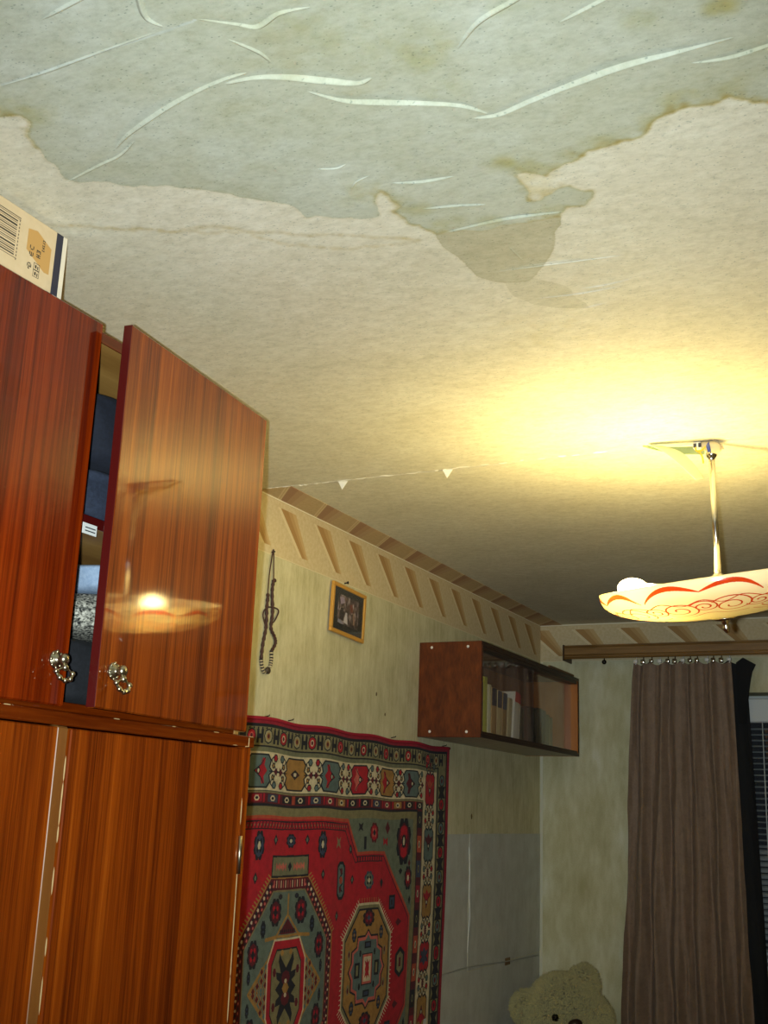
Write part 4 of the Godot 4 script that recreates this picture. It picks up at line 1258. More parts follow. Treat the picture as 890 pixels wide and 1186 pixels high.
	for i in 3:
		var x := 0.034 + i * 0.022
		rpoly([[x - 0.01, 0.44], [x, 0.452], [x + 0.01, 0.44], [x + 0.01, 0.468], [x, 0.456], [x - 0.01, 0.468]], k.pink)
	rpoly([[0, 0.438], [0.012, 0.453], [0, 0.470]], k.navy)
	for i in 20:
		var t := i / 19.0
		var px := 0.118 + t * 0.172
		var py := 0.487 + t * 0.185
		rline([[px, py], [px + 0.014, py - 0.008]], 0.006, k.gold)
	rpoly([[0, 0.486], [0.12, 0.488], [0.292, 0.672], [0.292, 0.9], [0, 0.9]], k.gold)
	rpoly([[0, 0.490], [0.116, 0.492], [0.287, 0.675], [0.287, 0.9], [0, 0.9]], k.darkred)
	for i in 22:
		var t := i / 21.0
		rell(0.112 + t * 0.165, 0.506 + t * 0.178, 0.0065, 0.0065, k.cream if i % 2 else k.navy, 5)
		rell(0.100 + t * 0.158, 0.514 + t * 0.178, 0.005, 0.005, k.navy if i % 2 else k.pink, 5)
	for i in 14:
		rell(0.277, 0.69 + i * 0.0135, 0.006, 0.005, k.cream if i % 2 else k.navy, 5)
		rell(0.262, 0.695 + i * 0.0135, 0.004, 0.005, k.navy if i % 2 else k.pink, 5)
	for i in 7:
		rline([[0.007 + i * 0.0145, 0.498], [0.007 + i * 0.0145, 0.516]], 0.006, k.cream if i % 2 else k.pink)
	rpoly([[0, 0.524], [0.098, 0.526], [0.25, 0.692], [0.25, 0.9], [0, 0.9]], k.olive)
	rpoly([[0, 0.530], [0.095, 0.532], [0.245, 0.694], [0.245, 0.9], [0, 0.9]], k.teal.lerp(k.sage, 0.45))
	rosette(0.078, 0.592, 0.036, 0.043, [k.navy, k.darkred, k.red, k.navy])
	rosette(0.198, 0.71, 0.03, 0.042, [k.navy, k.darkred, k.red, k.navy])
	for f in [[0.05, 0.545, 0.012, 0.008], [0.148, 0.64, 0.014, 0.026], [0.215, 0.775, 0.009, 0.02]]:
		rosette(f[0], f[1], f[2], f[3], [k.navy, k.navy, k.blue, k.navy])
	rline([[0, 0.54], [0, 0.6], [0.068, 0.664], [0, 0.666]], 0.009, k.gold)
	rpoly([[0, 0.612], [0.052, 0.658], [0, 0.66]], k.darkred)
	for i in 4:
		rell(0.006 + i * 0.012, 0.65, 0.004, 0.006, k.navy, 5)
	rline([[0.13, 0.672], [0.068, 0.666], [0.11, 0.73], [0.212, 0.82]], 0.012, k.gold)
	for i in 5:
		for j in 4:
			var x := 0.122 + i * 0.022
			var y := 0.75 + j * 0.026 + (i % 2) * 0.013
			if x - 0.108 < (y - 0.728) * 1.15:
				rpoly([[x, y - 0.015], [x + 0.013, y], [x, y + 0.015], [x - 0.013, y]], k.gold)
				rpoly([[x, y - 0.010], [x + 0.009, y], [x, y + 0.010], [x - 0.009, y]], k.darkred if (i + j) % 3 else k.teal)
	rpoly([[0, 0.672], [0.078, 0.672], [0.116, 0.74], [0.116, 0.9], [0, 0.9]], k.cream)
	rpoly([[0, 0.678], [0.074, 0.678], [0.110, 0.742], [0.110, 0.9], [0, 0.9]], k.red)
	rpoly([[0, 0.702], [0.06, 0.702], [0.09, 0.748], [0.09, 0.9], [0, 0.9]], k.navy)
	rpoly([[0, 0.707], [0.058, 0.707], [0.086, 0.75], [0.086, 0.9], [0, 0.9]], k.olive)
	rpoly([[0.0, 0.76], [0.03, 0.73], [0.04, 0.715], [0.046, 0.74], [0.03, 0.775], [0.06, 0.77], [0.055, 0.79], [0.035, 0.8], [0.06, 0.82], [0, 0.83]], k.navy)
	rell(0.0, 0.79, 0.026, 0.022, k.darkred)
	rell(0.0, 0.82, 0.02, 0.016, k.gold, 6)
	rell(0.0, 0.80, 0.008, 0.008, k.cream, 6)
	rell(0.026, 0.715, 0.01, 0.01, k.gold, 6)
	rell(0.07, 0.77, 0.01, 0.014, k.darkred, 6)
	# golden octagon beside it
	var ox := 0.575
	for i in 14:
		var t := i / 13.0
		for e in [-1.0, 1.0]:
			rline([[ox + e * (0.075 + t * 0.115), 0.598 + t * 0.108], [ox + e * (0.085 + t * 0.125), 0.586 + t * 0.108]], 0.004, k.cream)
	for i in 9:
		rline([[ox - 0.074 + i * 0.0185, 0.6], [ox - 0.074 + i * 0.0185, 0.58]], 0.004, k.gold)
		for e in [-1.0, 1.0]:
			rline([[ox + e * 0.188, 0.71 + i * 0.0155], [ox + e * 0.2, 0.708 + i * 0.0155]], 0.004, k.cream)
	var oct := func(s: float, c: Color): rpoly([[ox - 0.08 * s, 0.82 - 0.225 * s], [ox + 0.08 * s, 0.82 - 0.225 * s], [ox + 0.19 * s, 0.82 - 0.115 * s], [ox + 0.19 * s, 0.9], [ox - 0.19 * s, 0.9], [ox - 0.19 * s, 0.82 - 0.115 * s]], c)
	oct.call(1.0, k.cream)
	oct.call(0.965, k.olive)
	oct.call(0.915, k.navy)
	oct.call(0.885, k.gold)
	rosette(ox, 0.648, 0.044, 0.03, [k.navy, k.darkred, k.crimson, k.blue])
	for e in [-1.0, 1.0]:
		rosette(ox + e * 0.105, 0.70, 0.016, 0.024, [k.navy, k.blue, k.navy, k.gold])
		rell(ox + e * 0.138, 0.765, 0.012, 0.018, k.olive, 6)
		rell(ox + e * 0.138, 0.762, 0.006, 0.01, k.darkred, 6)
	var star := func(s: float, c: Color): rpoly([[ox, 0.82 - 0.128 * s], [ox + 0.022 * s, 0.82 - 0.108 * s], [ox + 0.075 * s, 0.82 - 0.108 * s], [ox + 0.08 * s, 0.82 - 0.075 * s], [ox + 0.115 * s, 0.82 - 0.062 * s], [ox + 0.115 * s, 0.82 - 0.026 * s], [ox + 0.135 * s, 0.82], [ox + 0.115 * s, 0.9], [ox - 0.115 * s, 0.9], [ox - 0.135 * s, 0.82], [ox - 0.115 * s, 0.82 - 0.026 * s], [ox - 0.115 * s, 0.82 - 0.062 * s], [ox - 0.08 * s, 0.82 - 0.075 * s], [ox - 0.075 * s, 0.82 - 0.108 * s], [ox - 0.022 * s, 0.82 - 0.108 * s]], c)
	star.call(1.06, k.navy)
	star.call(1.0, k.pink)
	star.call(0.9, k.teal)
	for e in [-1.0, 1.0]:
		rrect(ox + e * 0.075 - 0.018, 0.795, ox + e * 0.075 + 0.018, 0.83, k.navy)
		rrect(ox + e * 0.075 - 0.008, 0.803, ox + e * 0.075 + 0.008, 0.83, k.olive)
		rell(ox + e * 0.055, 0.765, 0.008, 0.012, k.navy, 6)
	rrect(ox - 0.024, 0.728, ox + 0.024, 0.75, k.navy)
	rrect(ox - 0.016, 0.733, ox + 0.016, 0.746, k.blue)
	rrect(ox - 0.04, 0.768, ox + 0.04, 0.9, k.navy)
	rrect(ox - 0.036, 0.772, ox + 0.036, 0.9, k.pink)
	rrect(ox - 0.028, 0.78, ox + 0.028, 0.9, k.cream)
	rpoly([[ox - 0.02, 0.79], [ox - 0.006, 0.8], [ox, 0.786], [ox + 0.006, 0.8], [ox + 0.02, 0.79], [ox + 0.012, 0.81], [ox + 0.02, 0.83], [ox - 0.02, 0.83], [ox - 0.012, 0.81]], k.red)
	# mirror the quarter into the whole
	var full := Image.create(1610, 1026, false, Image.FORMAT_RGB8)
	var q := Image.new()
	q.copy_from(rq)
	full.blit_rect(q, Rect2i(0, 0, 805, 513), Vector2i(805, 0))
	q.flip_x()
	full.blit_rect(q, Rect2i(0, 0, 805, 513), Vector2i(0, 0))
	q.flip_y()
	full.blit_rect(q, Rect2i(0, 0, 805, 513), Vector2i(0, 513))
	q.flip_x()
	full.blit_rect(q, Rect2i(0, 0, 805, 513), Vector2i(805, 513))
	# the carpet: hung on nails, a little wavy along the top
	var zc := -3.357
	var zr := -4.645
	var zl := 2 * zc - zr
	var yt := 1.77
	var yb := 0.13
	var m := mat(Color.WHITE, 0.95)
	m.albedo_texture = tex(full)
	m.detail_enabled = true
	m.detail_albedo = tex(layered(256, 256, [[161, 0.3, 1, 1, 0.7], [162, 0.03, 1, 1, 0.6]], [[0.0, c8(190, 190, 190)], [0.6, c8(240, 240, 240)], [1.0, c8(255, 255, 255)]]))
	m.detail_blend_mode = BaseMaterial3D.BLEND_MODE_MUL
	m.detail_uv_layer = BaseMaterial3D.DETAIL_UV_2
	m.uv2_scale = Vector3(9, 6, 1)
	m.rim_enabled = true
	m.rim = 0.06
	m.rim_tint = 0.6
	var R := thing("wall_rug", Vector3(XL + 0.006, yb, zc), "red oriental wool rug with medallions hung flat on the wall", "rug")
	var mb := MB.new(R.position, true)
	var nx := 96
	var ny := 48
	var g := []
	var back := []
	for i in ny + 1:
		var row := []
		var rb := []
		for j in nx + 1:
			var u := float(j) / nx
			var v := float(i) / ny
			var sag := 0.006 * (1.0 - v) * (0.5 + 0.5 * cos(u * TAU * 7.0)) - 0.004 * (1.0 - v)
			var x := XL + 0.010 + 0.003 * sin(u * 23.0 + v * 3.0) + 0.004 * (1.0 - v) * sin(u * TAU * 7.0 + 1.0) + 0.003 * sin(v * 9.0 + u * 5.0)
			var z := lerpf(zl, zr + 0.055 * v * (1.0 if u > 0.5 else 0.0) * (u - 0.5) * 2.0, u)
			row.append(Vector3(x, lerpf(yt, yb, v) + sag, z))
			rb.append(Vector3(XL + 0.002, lerpf(yt, yb, v) + sag, z))
		g.append(row)
		back.append(rb)
	var uvf := func(a, b): return Vector2(float(a) / nx, float(b) / ny)
	mb.grid(g, uvf, Vector3.RIGHT)
	mb.grid(back, uvf, Vector3.LEFT)
	mb.smooth(false)
	for j in nx:
		for i in [0, ny]:
			mb.quad(g[i][j], g[i][j + 1], back[i][j + 1], back[i][j], (g[i][j] + back[i][j]) / 2 + Vector3(0, -0.1 if i == 0 else 0.1, 0), uvf.call(j, i), uvf.call(j + 1, i), uvf.call(j + 1, i), uvf.call(j, i))
	for i in ny:
		for j in [0, nx]:
			mb.quad(g[i][j], g[i + 1][j], back[i + 1][j], back[i][j], (g[i][j] + back[i][j]) / 2 + Vector3(0, 0, -0.1 if j == 0 else 0.1), uvf.call(j, i), uvf.call(j, i + 1), uvf.call(j, i + 1), uvf.call(j, i))
	put("pile", mb, m, R)
	# raised bound edge along the top and right
	var bind := MB.new(R.position, true)
	var pts := []
	for j in nx + 1:
		pts.append(g[0][j] + Vector3(-0.002, -0.002, 0))
	bind.tube(pts, 0.0065, 7)
	put("bound_edge", bind, mat(c8(158, 16, 44), 0.95), R)
	for z in [-2.6, -3.15, -3.3, -4.08, -4.58]:
		var nl := MB.new(R.position, true)
		nl.tube([Vector3(XL + 0.001, 1.776, z), Vector3(XL + 0.02, 1.779, z), Vector3(XL + 0.0205, 1.783, z)], 0.0018, 6)
		put("nail", nl, T.dark_metal, R)

# ------------------------------------------------------------------ shelf and books
func bookshelf():
	var x0 := XL + 0.001
	var x1 := -1.71
	var z0 := -5.65
	var z1 := -4.32
	var y0 := 1.796
	var y1 := 2.182
	var s := thing("wall_bookshelf", Vector3((x0 + x1) / 2, y0, (z0 + z1) / 2), "brown wooden wall shelf box with sliding glass front", "shelf")
	panel("side_panel", Vector3(x0, y0, z1 - 0.016), Vector3(x1, y1, z1), T.burl, s)
	var inner := tmat(layered(256, 256, [[171, 0.03, 1, 10, 0.9]], [[0.0, c8(150, 82, 30)], [1.0, c8(196, 122, 52)]]), 0.4, 1.6)
	panel("side_panel", Vector3(x0, y0, z0), Vector3(x1, y1, z0 + 0.016), inner, s)
	panel("top_panel", Vector3(x0, y1 - 0.016, z0 + 0.016), Vector3(x1 - 0.001, y1 - 0.001, z1 - 0.016), T.burl, s)
	panel("bottom_panel", Vector3(x0, y0 + 0.001, z0 + 0.016), Vector3(x1 - 0.001, y0 + 0.016, z1 - 0.016), tmat(layered(256, 256, [[173, 0.05, 1, 1, 0.8]], [[0.0, c8(150, 146, 126)], [1.0, c8(186, 184, 166)]]), 0.6, 2.0), s)
	panel("back_panel", Vector3(x0, y0 + 0.016, z0 + 0.016), Vector3(x0 + 0.005, y1 - 0.016, z1 - 0.016), tmat(layered(256, 256, [[175, 0.2, 1, 1, 0.8]], [[0.0, c8(120, 74, 36)], [1.0, c8(150, 98, 52)]]), 0.7, 2.0), s)
	for y in [[y0 + 0.016, y0 + 0.026], [y1 - 0.030, y1 - 0.016]]:
		panel("track", Vector3(x1 - 0.042, y[0], z0 + 0.016), Vector3(x1 - 0.002, y[1], z1 - 0.016), T.dark_wood, s)
	panel("front_edge", Vector3(x1 - 0.001, y0, z0), Vector3(x1 + 0.0025, y0 + 0.016, z1 - 0.001), T.dark_wood, s)
	panel("front_edge", Vector3(x1 - 0.001, y1 - 0.016, z0), Vector3(x1 + 0.0025, y1, z1 - 0.001), T.dark_wood, s)
	panel("front_edge", Vector3(x1, y0 + 0.016, z0), Vector3(x1 + 0.0025, y1 - 0.016, z0 + 0.014), T.dark_wood, s)
	for p in [[z0 + 0.017, -4.93, -1.748], [-5.03, z1 - 0.017, -1.738]]:
		panel("glass_pane", Vector3(p[2], y0 + 0.024, p[0]), Vector3(p[2] + 0.004, y1 - 0.028, p[1]), T.glass, s, 0.0005)
	for y in [y0 + 0.022, y1 - 0.022]:
		for x in [x0 + 0.055, x1 - 0.06]:
			var sc := MB.new(s.position, true)
			sc.lathe([Vector2(0.0, 0.0035), Vector2(0.004, 0.003), Vector2(0.006, 0.0)], Vector3(x, y, z1), 12, Basis(Vector3.RIGHT, PI / 2))
			put("screw_cap", sc, T.white_plastic, s)
	# books: [z of the right edge seen from the room, thickness, height, depth, cover, lean, label, band]
	var yb := y0 + 0.0165
	var bk := [
		[-4.600, 0.03, 0.24, 0.14, c8(120, 96, 60), 0.0, "brown book at the left end behind the shelf glass", null],
		[-4.636, 0.034, 0.268, 0.14, c8(196, 196, 58), 0.0, "tall yellow-green book on the wall shelf", null],
		[-4.676, 0.034, 0.240, 0.14, c8(232, 226, 190), 0.0, "cream book beside the tall yellow-green one", null],
		[-4.718, 0.050, 0.232, 0.14, c8(190, 150, 92), 0.0, "tan book with dark blue top band, beside the cream one", c8(34, 40, 66)],
		[-4.772, 0.046, 0.226, 0.14, c8(206, 184, 132), -2.0, "beige book with dark blue top band", c8(40, 46, 76)],
		[-4.826, 0.044, 0.222, 0.14, c8(176, 140, 86), -3.0, "light brown book with grey-blue top band", c8(70, 84, 104)],
		[-4.880, 0.040, 0.205, 0.14, c8(206, 190, 146), -6.0, "beige paperback leaning towards the red-topped book", null],
		[-4.930, 0.066, 0.236, 0.145, c8(232, 228, 212), -8.0, "white book with bright red top, leaning", c8(206, 24, 30)],
		[-5.020, 0.05, 0.178, 0.14, c8(70, 70, 56), 0.0, "dark olive book right of the red-topped one", null],
		[-5.073, 0.046, 0.186, 0.14, c8(102, 46, 28), 0.0, "dark red-brown book in the shelf middle", null],
		[-5.122, 0.056, 0.194, 0.14, c8(66, 40, 30), 0.0, "thick dark brown book in the shelf middle", c8(96, 64, 42)],
		[-5.181, 0.044, 0.190, 0.14, c8(50, 42, 38), 0.0, "blackish book beside the thick dark brown one", null],
		[-5.228, 0.060, 0.200, 0.14, c8(34, 36, 40), 0.0, "wide black book near the shelf's right end", null],
		[-5.291, 0.046, 0.196, 0.14, c8(52, 60, 58), 0.0, "dark slate book before the grey-green ones", null],
		[-5.340, 0.04, 0.180, 0.14, c8(120, 128, 106), 0.0, "grey-green book, first of the pale pair at right", null],
		[-5.384, 0.04, 0.170, 0.14, c8(140, 146, 122), 0.0, "pale grey-green book, last at the right end", null],
	]
	for b in bk:
		b[0] = -4.625 + (b[0] + 4.6) * 1.2
		b[1] *= 1.2
		var at := Vector3(x0 + 0.012, yb, b[0])
		var t := thing("book", at, b[6], "book", "books on the wall shelf")
		var lean := Basis(Vector3.RIGHT, deg_to_rad(b[5]))
		if b[5] != 0.0:
			t.basis = lean
			t.position.y += b[1] * sin(absf(deg_to_rad(b[5])))
		var pg := MB.new(Vector3.ZERO)
		pg.box(Vector3(0.0, 0.003, -b[1] + 0.003), Vector3(b[3] - 0.004, b[2] - 0.003, -0.003), 0.0)
		put("pages", pg, mat(c8(222, 212, 180), 0.9), t)
		var cv := mat(b[4], 0.55)
		var cb := MB.new(Vector3.ZERO)
		cb.box(Vector3(-0.001, 0, -0.0028), Vector3(b[3], b[2], 0), 0.0006)
		cb.box(Vector3(-0.001, 0, -b[1]), Vector3(b[3], b[2], -b[1] + 0.0028), 0.0006)
		put("cover", cb, cv, t)
		var sp := MB.new(Vector3.ZERO, true)
		var rows := []
		for y in [0.0, b[2]]:
			var row := []
			for q in 7:
				var w := q / 6.0
				row.append(Vector3(b[3] - 0.001 + 0.004 * sin(w * PI), y, -b[1] * w))
			rows.append(row)
		sp.grid(rows, func(a, c): return Vector2(a, c), Vector3.RIGHT)
		for r in rows:
			for q in 6:
				sp.tri(r[q], r[q + 1], Vector3(b[3] - 0.004, r[q].y, -b[1] / 2), Vector3(b[3], b[2] / 2, -b[1] / 2))
		put("spine", sp, cv, t)
		if b[7] != null:
			var bd := MB.new(Vector3.ZERO, true)
			var rr := []
			var yy: Array = [b[2] * 0.66, b[2] * 0.99]
			if b[6].begins_with("white"): yy = [b[2] * 0.8, b[2] * 1.0]
			for y in yy:
				var row := []
				for q in 7:
					var w := q / 6.0
					row.append(Vector3(b[3] - 0.0002 + 0.004 * sin(w * PI), y, -b[1] * w))
				rr.append(row)
			bd.grid(rr, func(a, c): return Vector2(a, c), Vector3.RIGHT)
			put("spine_band", bd, mat(b[7], 0.55), t)
	var flat := MB.new(Vector3(-1.76, y1, -5.35))
	flat.box(Vector3(-1.86, y1 + 0.0005, -5.56), Vector3(-1.705, y1 + 0.004, -5.18), 0.001)
	flat.box(Vector3(-1.715, y1 + 0.004, -5.56), Vector3(-1.705, y1 + 0.009, -5.18), 0.001)
	tag(put("flat_tray", flat, mat(c8(120, 92, 66), 0.5)), "thin brown flat strip lying on top of the wall shelf", "strip")

# ------------------------------------------------------------------ curtains
func curtain_mesh(top: Array, bot: Array, y_top: float, y_bot: float, z: float, folds: int, amp: float, sd: int, off: Vector3, dip := 0.0) -> MB:
	# top and bot: left and right x; folds gathered tight at the rail
	var n := FastNoiseLite.new()
	n.seed = sd
	n.frequency = 1.3
	var mb := MB.new(off, true)
	var cols := folds * 20
	var rows := 46
	for side in [0, 1]:
		var g := []
		for i in rows + 1:
			var v := float(i) / rows
			var y := lerpf(y_top, y_bot, v)
			var row := []
			for j in cols + 1:
				var u := float(j) / cols
				var l := lerpf(top[0], bot[0], pow(v, 0.8))
				var r := lerpf(top[1], bot[1], pow(v, 0.8))
				var wob := n.get_noise_2d(u * 3.0, v * 1.2) * 0.5
				var ph := u * folds * TAU + wob * 5.0 + sd
				var a := amp * (0.55 + 0.5 * v) * (0.8 + 0.5 * n.get_noise_2d(u * 5.0 + 7.0, v * 0.6))
				var x := lerpf(l, r, u) + sin(ph * 2.0) * 0.001
				var zz := z + sin(ph) * a + 0.13 * a * sin(ph * 1.7 + 1.0 + v * 4.0) + n.get_noise_2d(u * 9.0, v * 6.0 + 3.0) * 0.006
				var sag := 0.0
				if v < 0.03:
					sag = -dip * absf(sin(u * PI * folds)) * (1.0 - v / 0.03)
				row.append(Vector3(x, y + sag, zz - side * 0.0016))
			g.append(row)
		mb.grid(g, func(a, b): return Vector2(float(a) / cols * 1.2, float(b) / rows * 4.0), Vector3.BACK if side == 0 else Vector3.FORWARD)
	return mb

func curtains():
	var zr := ZF + 0.13
	# wooden-look rail with three tracks
	var r := thing("curtain_rail", Vector3(-0.5, 2.33, ZF), "brown wood-grain curtain rail above the window", "curtain rail")
	var wood := tmat(layered(256, 256, [[181, 0.03, 14, 1, 0.9], [182, 0.1, 10, 1, 0.4]], [[0.0, c8(112, 80, 38)], [1.0, c8(164, 124, 70)]]), 0.45, 1.5)
	var rm := MB.new(r.position)
	rm.box(Vector3(-1.812, 2.295, zr - 0.004), Vector3(XR - 0.02, 2.366, zr + 0.006), 0.002)
	rm.box(Vector3(-1.812, 2.352, ZF + 0.002), Vector3(XR - 0.02, 2.366, zr - 0.004), 0.001)
	put("fascia", rm, wood, r)
	for y in [2.301, 2.314, 2.356]:
		var bd := MB.new(r.position, true)
		bd.tube([Vector3(-1.812, y, zr + 0.006), Vector3(XR - 0.02, y, zr + 0.006)], 0.0045, 8)
		put("bead", bd, wood, r)
	for z in [zr - 0.1, zr - 0.06, zr - 0.02]:
		var tr := MB.new(r.position)
		tr.box(Vector3(-1.808, 2.338, z - 0.007), Vector3(XR - 0.02, 2.352, z + 0.007), 0.001)
		put("track", tr, mat(c8(128, 116, 96), 0.5), r)
	var cap := MB.new(r.position)
	cap.box(Vector3(-1.819, 2.287, ZF + 0.002), Vector3(-1.811, 2.369, zr + 0.012), 0.002)
	put("end_cap", cap, mat(c8(70, 48, 28), 0.5), r)
	for x in [-1.75, 0.8]:
		var br := MB.new(r.position)
		br.box(Vector3(x - 0.015, 2.35, ZF), Vector3(x + 0.015, 2.37, zr - 0.02), 0.002)
		put("bracket", br, T.dark_metal, r)
	var glide := MB.new(r.position, true)
	glide.tube([Vector3(-1.606, 2.34, zr - 0.02), Vector3(-1.606, 2.285, zr - 0.016)], 0.003, 8)
	glide.ball(Vector3(-1.606, 2.278, zr - 0.014), Vector3(0.012, 0.012, 0.012), 12, 8)
	put("glider", glide, T.dark_metal, r)
	# brown curtain in front, black one behind it
	var bz := zr - 0.015
	var brown := tmat(layered(512, 512, [[191, 0.08, 1, 1, 0.25], [192, 0.02, 1, 1, 0.35], [193, 0.35, 1, 1, 0.25]], [[0.0, c8(112, 92, 75)], [0.5, c8(138, 114, 94)], [0.85, c8(150, 126, 104)], [1.0, c8(176, 154, 130)]]), 0.72, 1.0, false)
	brown.rim_enabled = true
	brown.rim = 0.12
	brown.rim_tint = 0.5
	var c1 := thing("curtain", Vector3(-1.2, 0.05, bz), "brown satin curtain gathered in soft folds at window", "curtain")
	put("cloth", curtain_mesh([-1.452, -0.972], [-1.56, -0.93], 2.272, 0.05, bz, 6, 0.044, 3, c1.position, 0.014), brown, c1)
	var black := mat(c8(20, 20, 21), 0.85)
	var c2 := thing("curtain", Vector3(-1.1, 0.05, bz - 0.085), "black blackout curtain hanging behind the brown one", "curtain")
	put("cloth", curtain_mesh([-1.474, -0.922], [-1.52, -0.862], 2.286, 0.05, bz - 0.085, 7, 0.010, 8, c2.position, 0.02), black, c2)
	var corner := MB.new(c2.position, true)
	var fg := []
	for i in 9:
		var v := i / 8.0
		fg.append([Vector3(-0.965, 2.272 - v * 0.3, bz - 0.08), Vector3(-0.93, 2.295 - v * 0.32, bz - 0.072), Vector3(lerpf(-0.868, -0.925, pow(v, 0.55)), 2.258 - v * 0.29, bz - 0.065)])
	corner.grid(fg, func(a, b): return Vector2(a, b), Vector3.BACK)
	put("turned_corner", corner, black, c2)
	# clips holding them up
	var rng := RandomNumberGenerator.new()
	rng.seed = 8
	for k in 13:
		var x := -1.44 + k * 0.0385 + rng.randf_range(-0.006, 0.006)
		var hk := MB.new(c1.position, true)
		hk.tube(curve([Vector3(x, 2.3365, bz - 0.012), Vector3(x + 0.002, 2.29, bz + 0.002), Vector3(x + 0.008, 2.272, bz + 0.02), Vector3(x + 0.003, 2.258, bz + 0.026)], 4), 0.0024, 6)
		hk.box(Vector3(x - 0.008, 2.262 + rng.randf_range(-0.004, 0.006), bz + 0.014), Vector3(x + 0.012, 2.284, bz + 0.03), 0.003)
		put("curtain_clip", hk, T.chrome if k % 3 else T.white_plastic, c1)

# ------------------------------------------------------------------ small things on the left wall
func picture():
	var c := [Vector3(XL, 2.291, -3.531), Vector3(XL, 2.283, -3.793), Vector3(XL, 2.103, -3.772), Vector3(XL, 2.113, -3.515)]
	var mid := Vector3(XL + 0.012, 2.105, -3.653)
	var p := thing("framed_picture", mid, "small framed dark picture in a honey wood frame on the wall", "picture")
	p.rotation.x = deg_to_rad(-2.5)
	var w := 0.258
	var h := 0.182
	var f := mat(c8(204, 150, 66), 0.4)
	var bars := [[Vector3(-0.004, 0, -w / 2), Vector3(0.008, 0.014, w / 2)], [Vector3(-0.004, h - 0.014, -w / 2), Vector3(0.008, h, w / 2)], [Vector3(-0.004, 0.014, -w / 2), Vector3(0.008, h - 0.014, -w / 2 + 0.014)], [Vector3(-0.004, 0.014, w / 2 - 0.014), Vector3(0.008, h - 0.014, w / 2)]]
	for b in bars:
		var mb := MB.new()
		mb.box(b[0], b[1], 0.002)
		put("frame_bar", mb, f, p)
	var mt := MB.new()
	mt.box(Vector3(-0.002, 0.012, -w / 2 + 0.012), Vector3(0.002, h - 0.012, w / 2 - 0.012))
	put("mat_board", mt, mat(c8(22, 18, 18), 0.5), p)
	# dim group scene: pale and reddish upright patches
	var im := layered(160, 128, [[201, 0.03, 1, 2, 0.8], [202, 0.1, 1, 3, 0.5]], [[0.0, c8(24, 16, 16)], [0.4, c8(74, 54, 52)], [0.6, c8(120, 100, 96)], [0.8, c8(176, 160, 166)], [1.0, c8(220, 214, 220)]])
	rast_poly(im, [Vector2(10, 12), Vector2(38, 8), Vector2(54, 30), Vector2(20, 44)], c8(168, 150, 176))
	rast_poly(im, [Vector2(48, 118), Vector2(60, 70), Vector2(72, 72), Vector2(80, 122)], c8(214, 206, 214))
	rast_poly(im, [Vector2(86, 30), Vector2(108, 22), Vector2(118, 60), Vector2(96, 66)], c8(124, 66, 52))
	rast_poly(im, [Vector2(116, 64), Vector2(126, 58), Vector2(134, 110), Vector2(120, 114)], c8(160, 128, 112))
	rast_poly(im, [Vector2(20, 60), Vector2(44, 54), Vector2(46, 112), Vector2(18, 110)], c8(52, 40, 42))
	rast_poly(im, [Vector2(4, 110), Vector2(36, 116), Vector2(52, 126), Vector2(4, 126)], c8(150, 150, 176))
	var pr := MB.new()
	slab_uv(pr, Vector3(0.0015, 0.04, -0.08), Vector3(0.003, h - 0.036, 0.08), func(q): return Vector2(0.5 - q.z / 0.16, (h - 0.036 - q.y) / (h - 0.076)))
	put("print", pr, tmat(im, 0.4, 1.0, false), p)
	var gl := MB.new()
	gl.box(Vector3(0.0045, 0.013, -w / 2 + 0.013), Vector3(0.006, h - 0.013, w / 2 - 0.013))
	put("glass", gl, T.glass, p)
	var nail := MB.new(Vector3(XL, 2.302, -3.642), true)
	nail.tube([Vector3(XL - 0.004, 2.302, -3.642), Vector3(XL + 0.016, 2.304, -3.642)], 0.0025, 8)
	nail.ball(Vector3(XL + 0.016, 2.304, -3.642), Vector3(0.003, 0.006, 0.006), 8, 6)
	tag(put("wall_nail", nail, T.dark_metal), "dark nail in the wall above the framed picture", "nail")

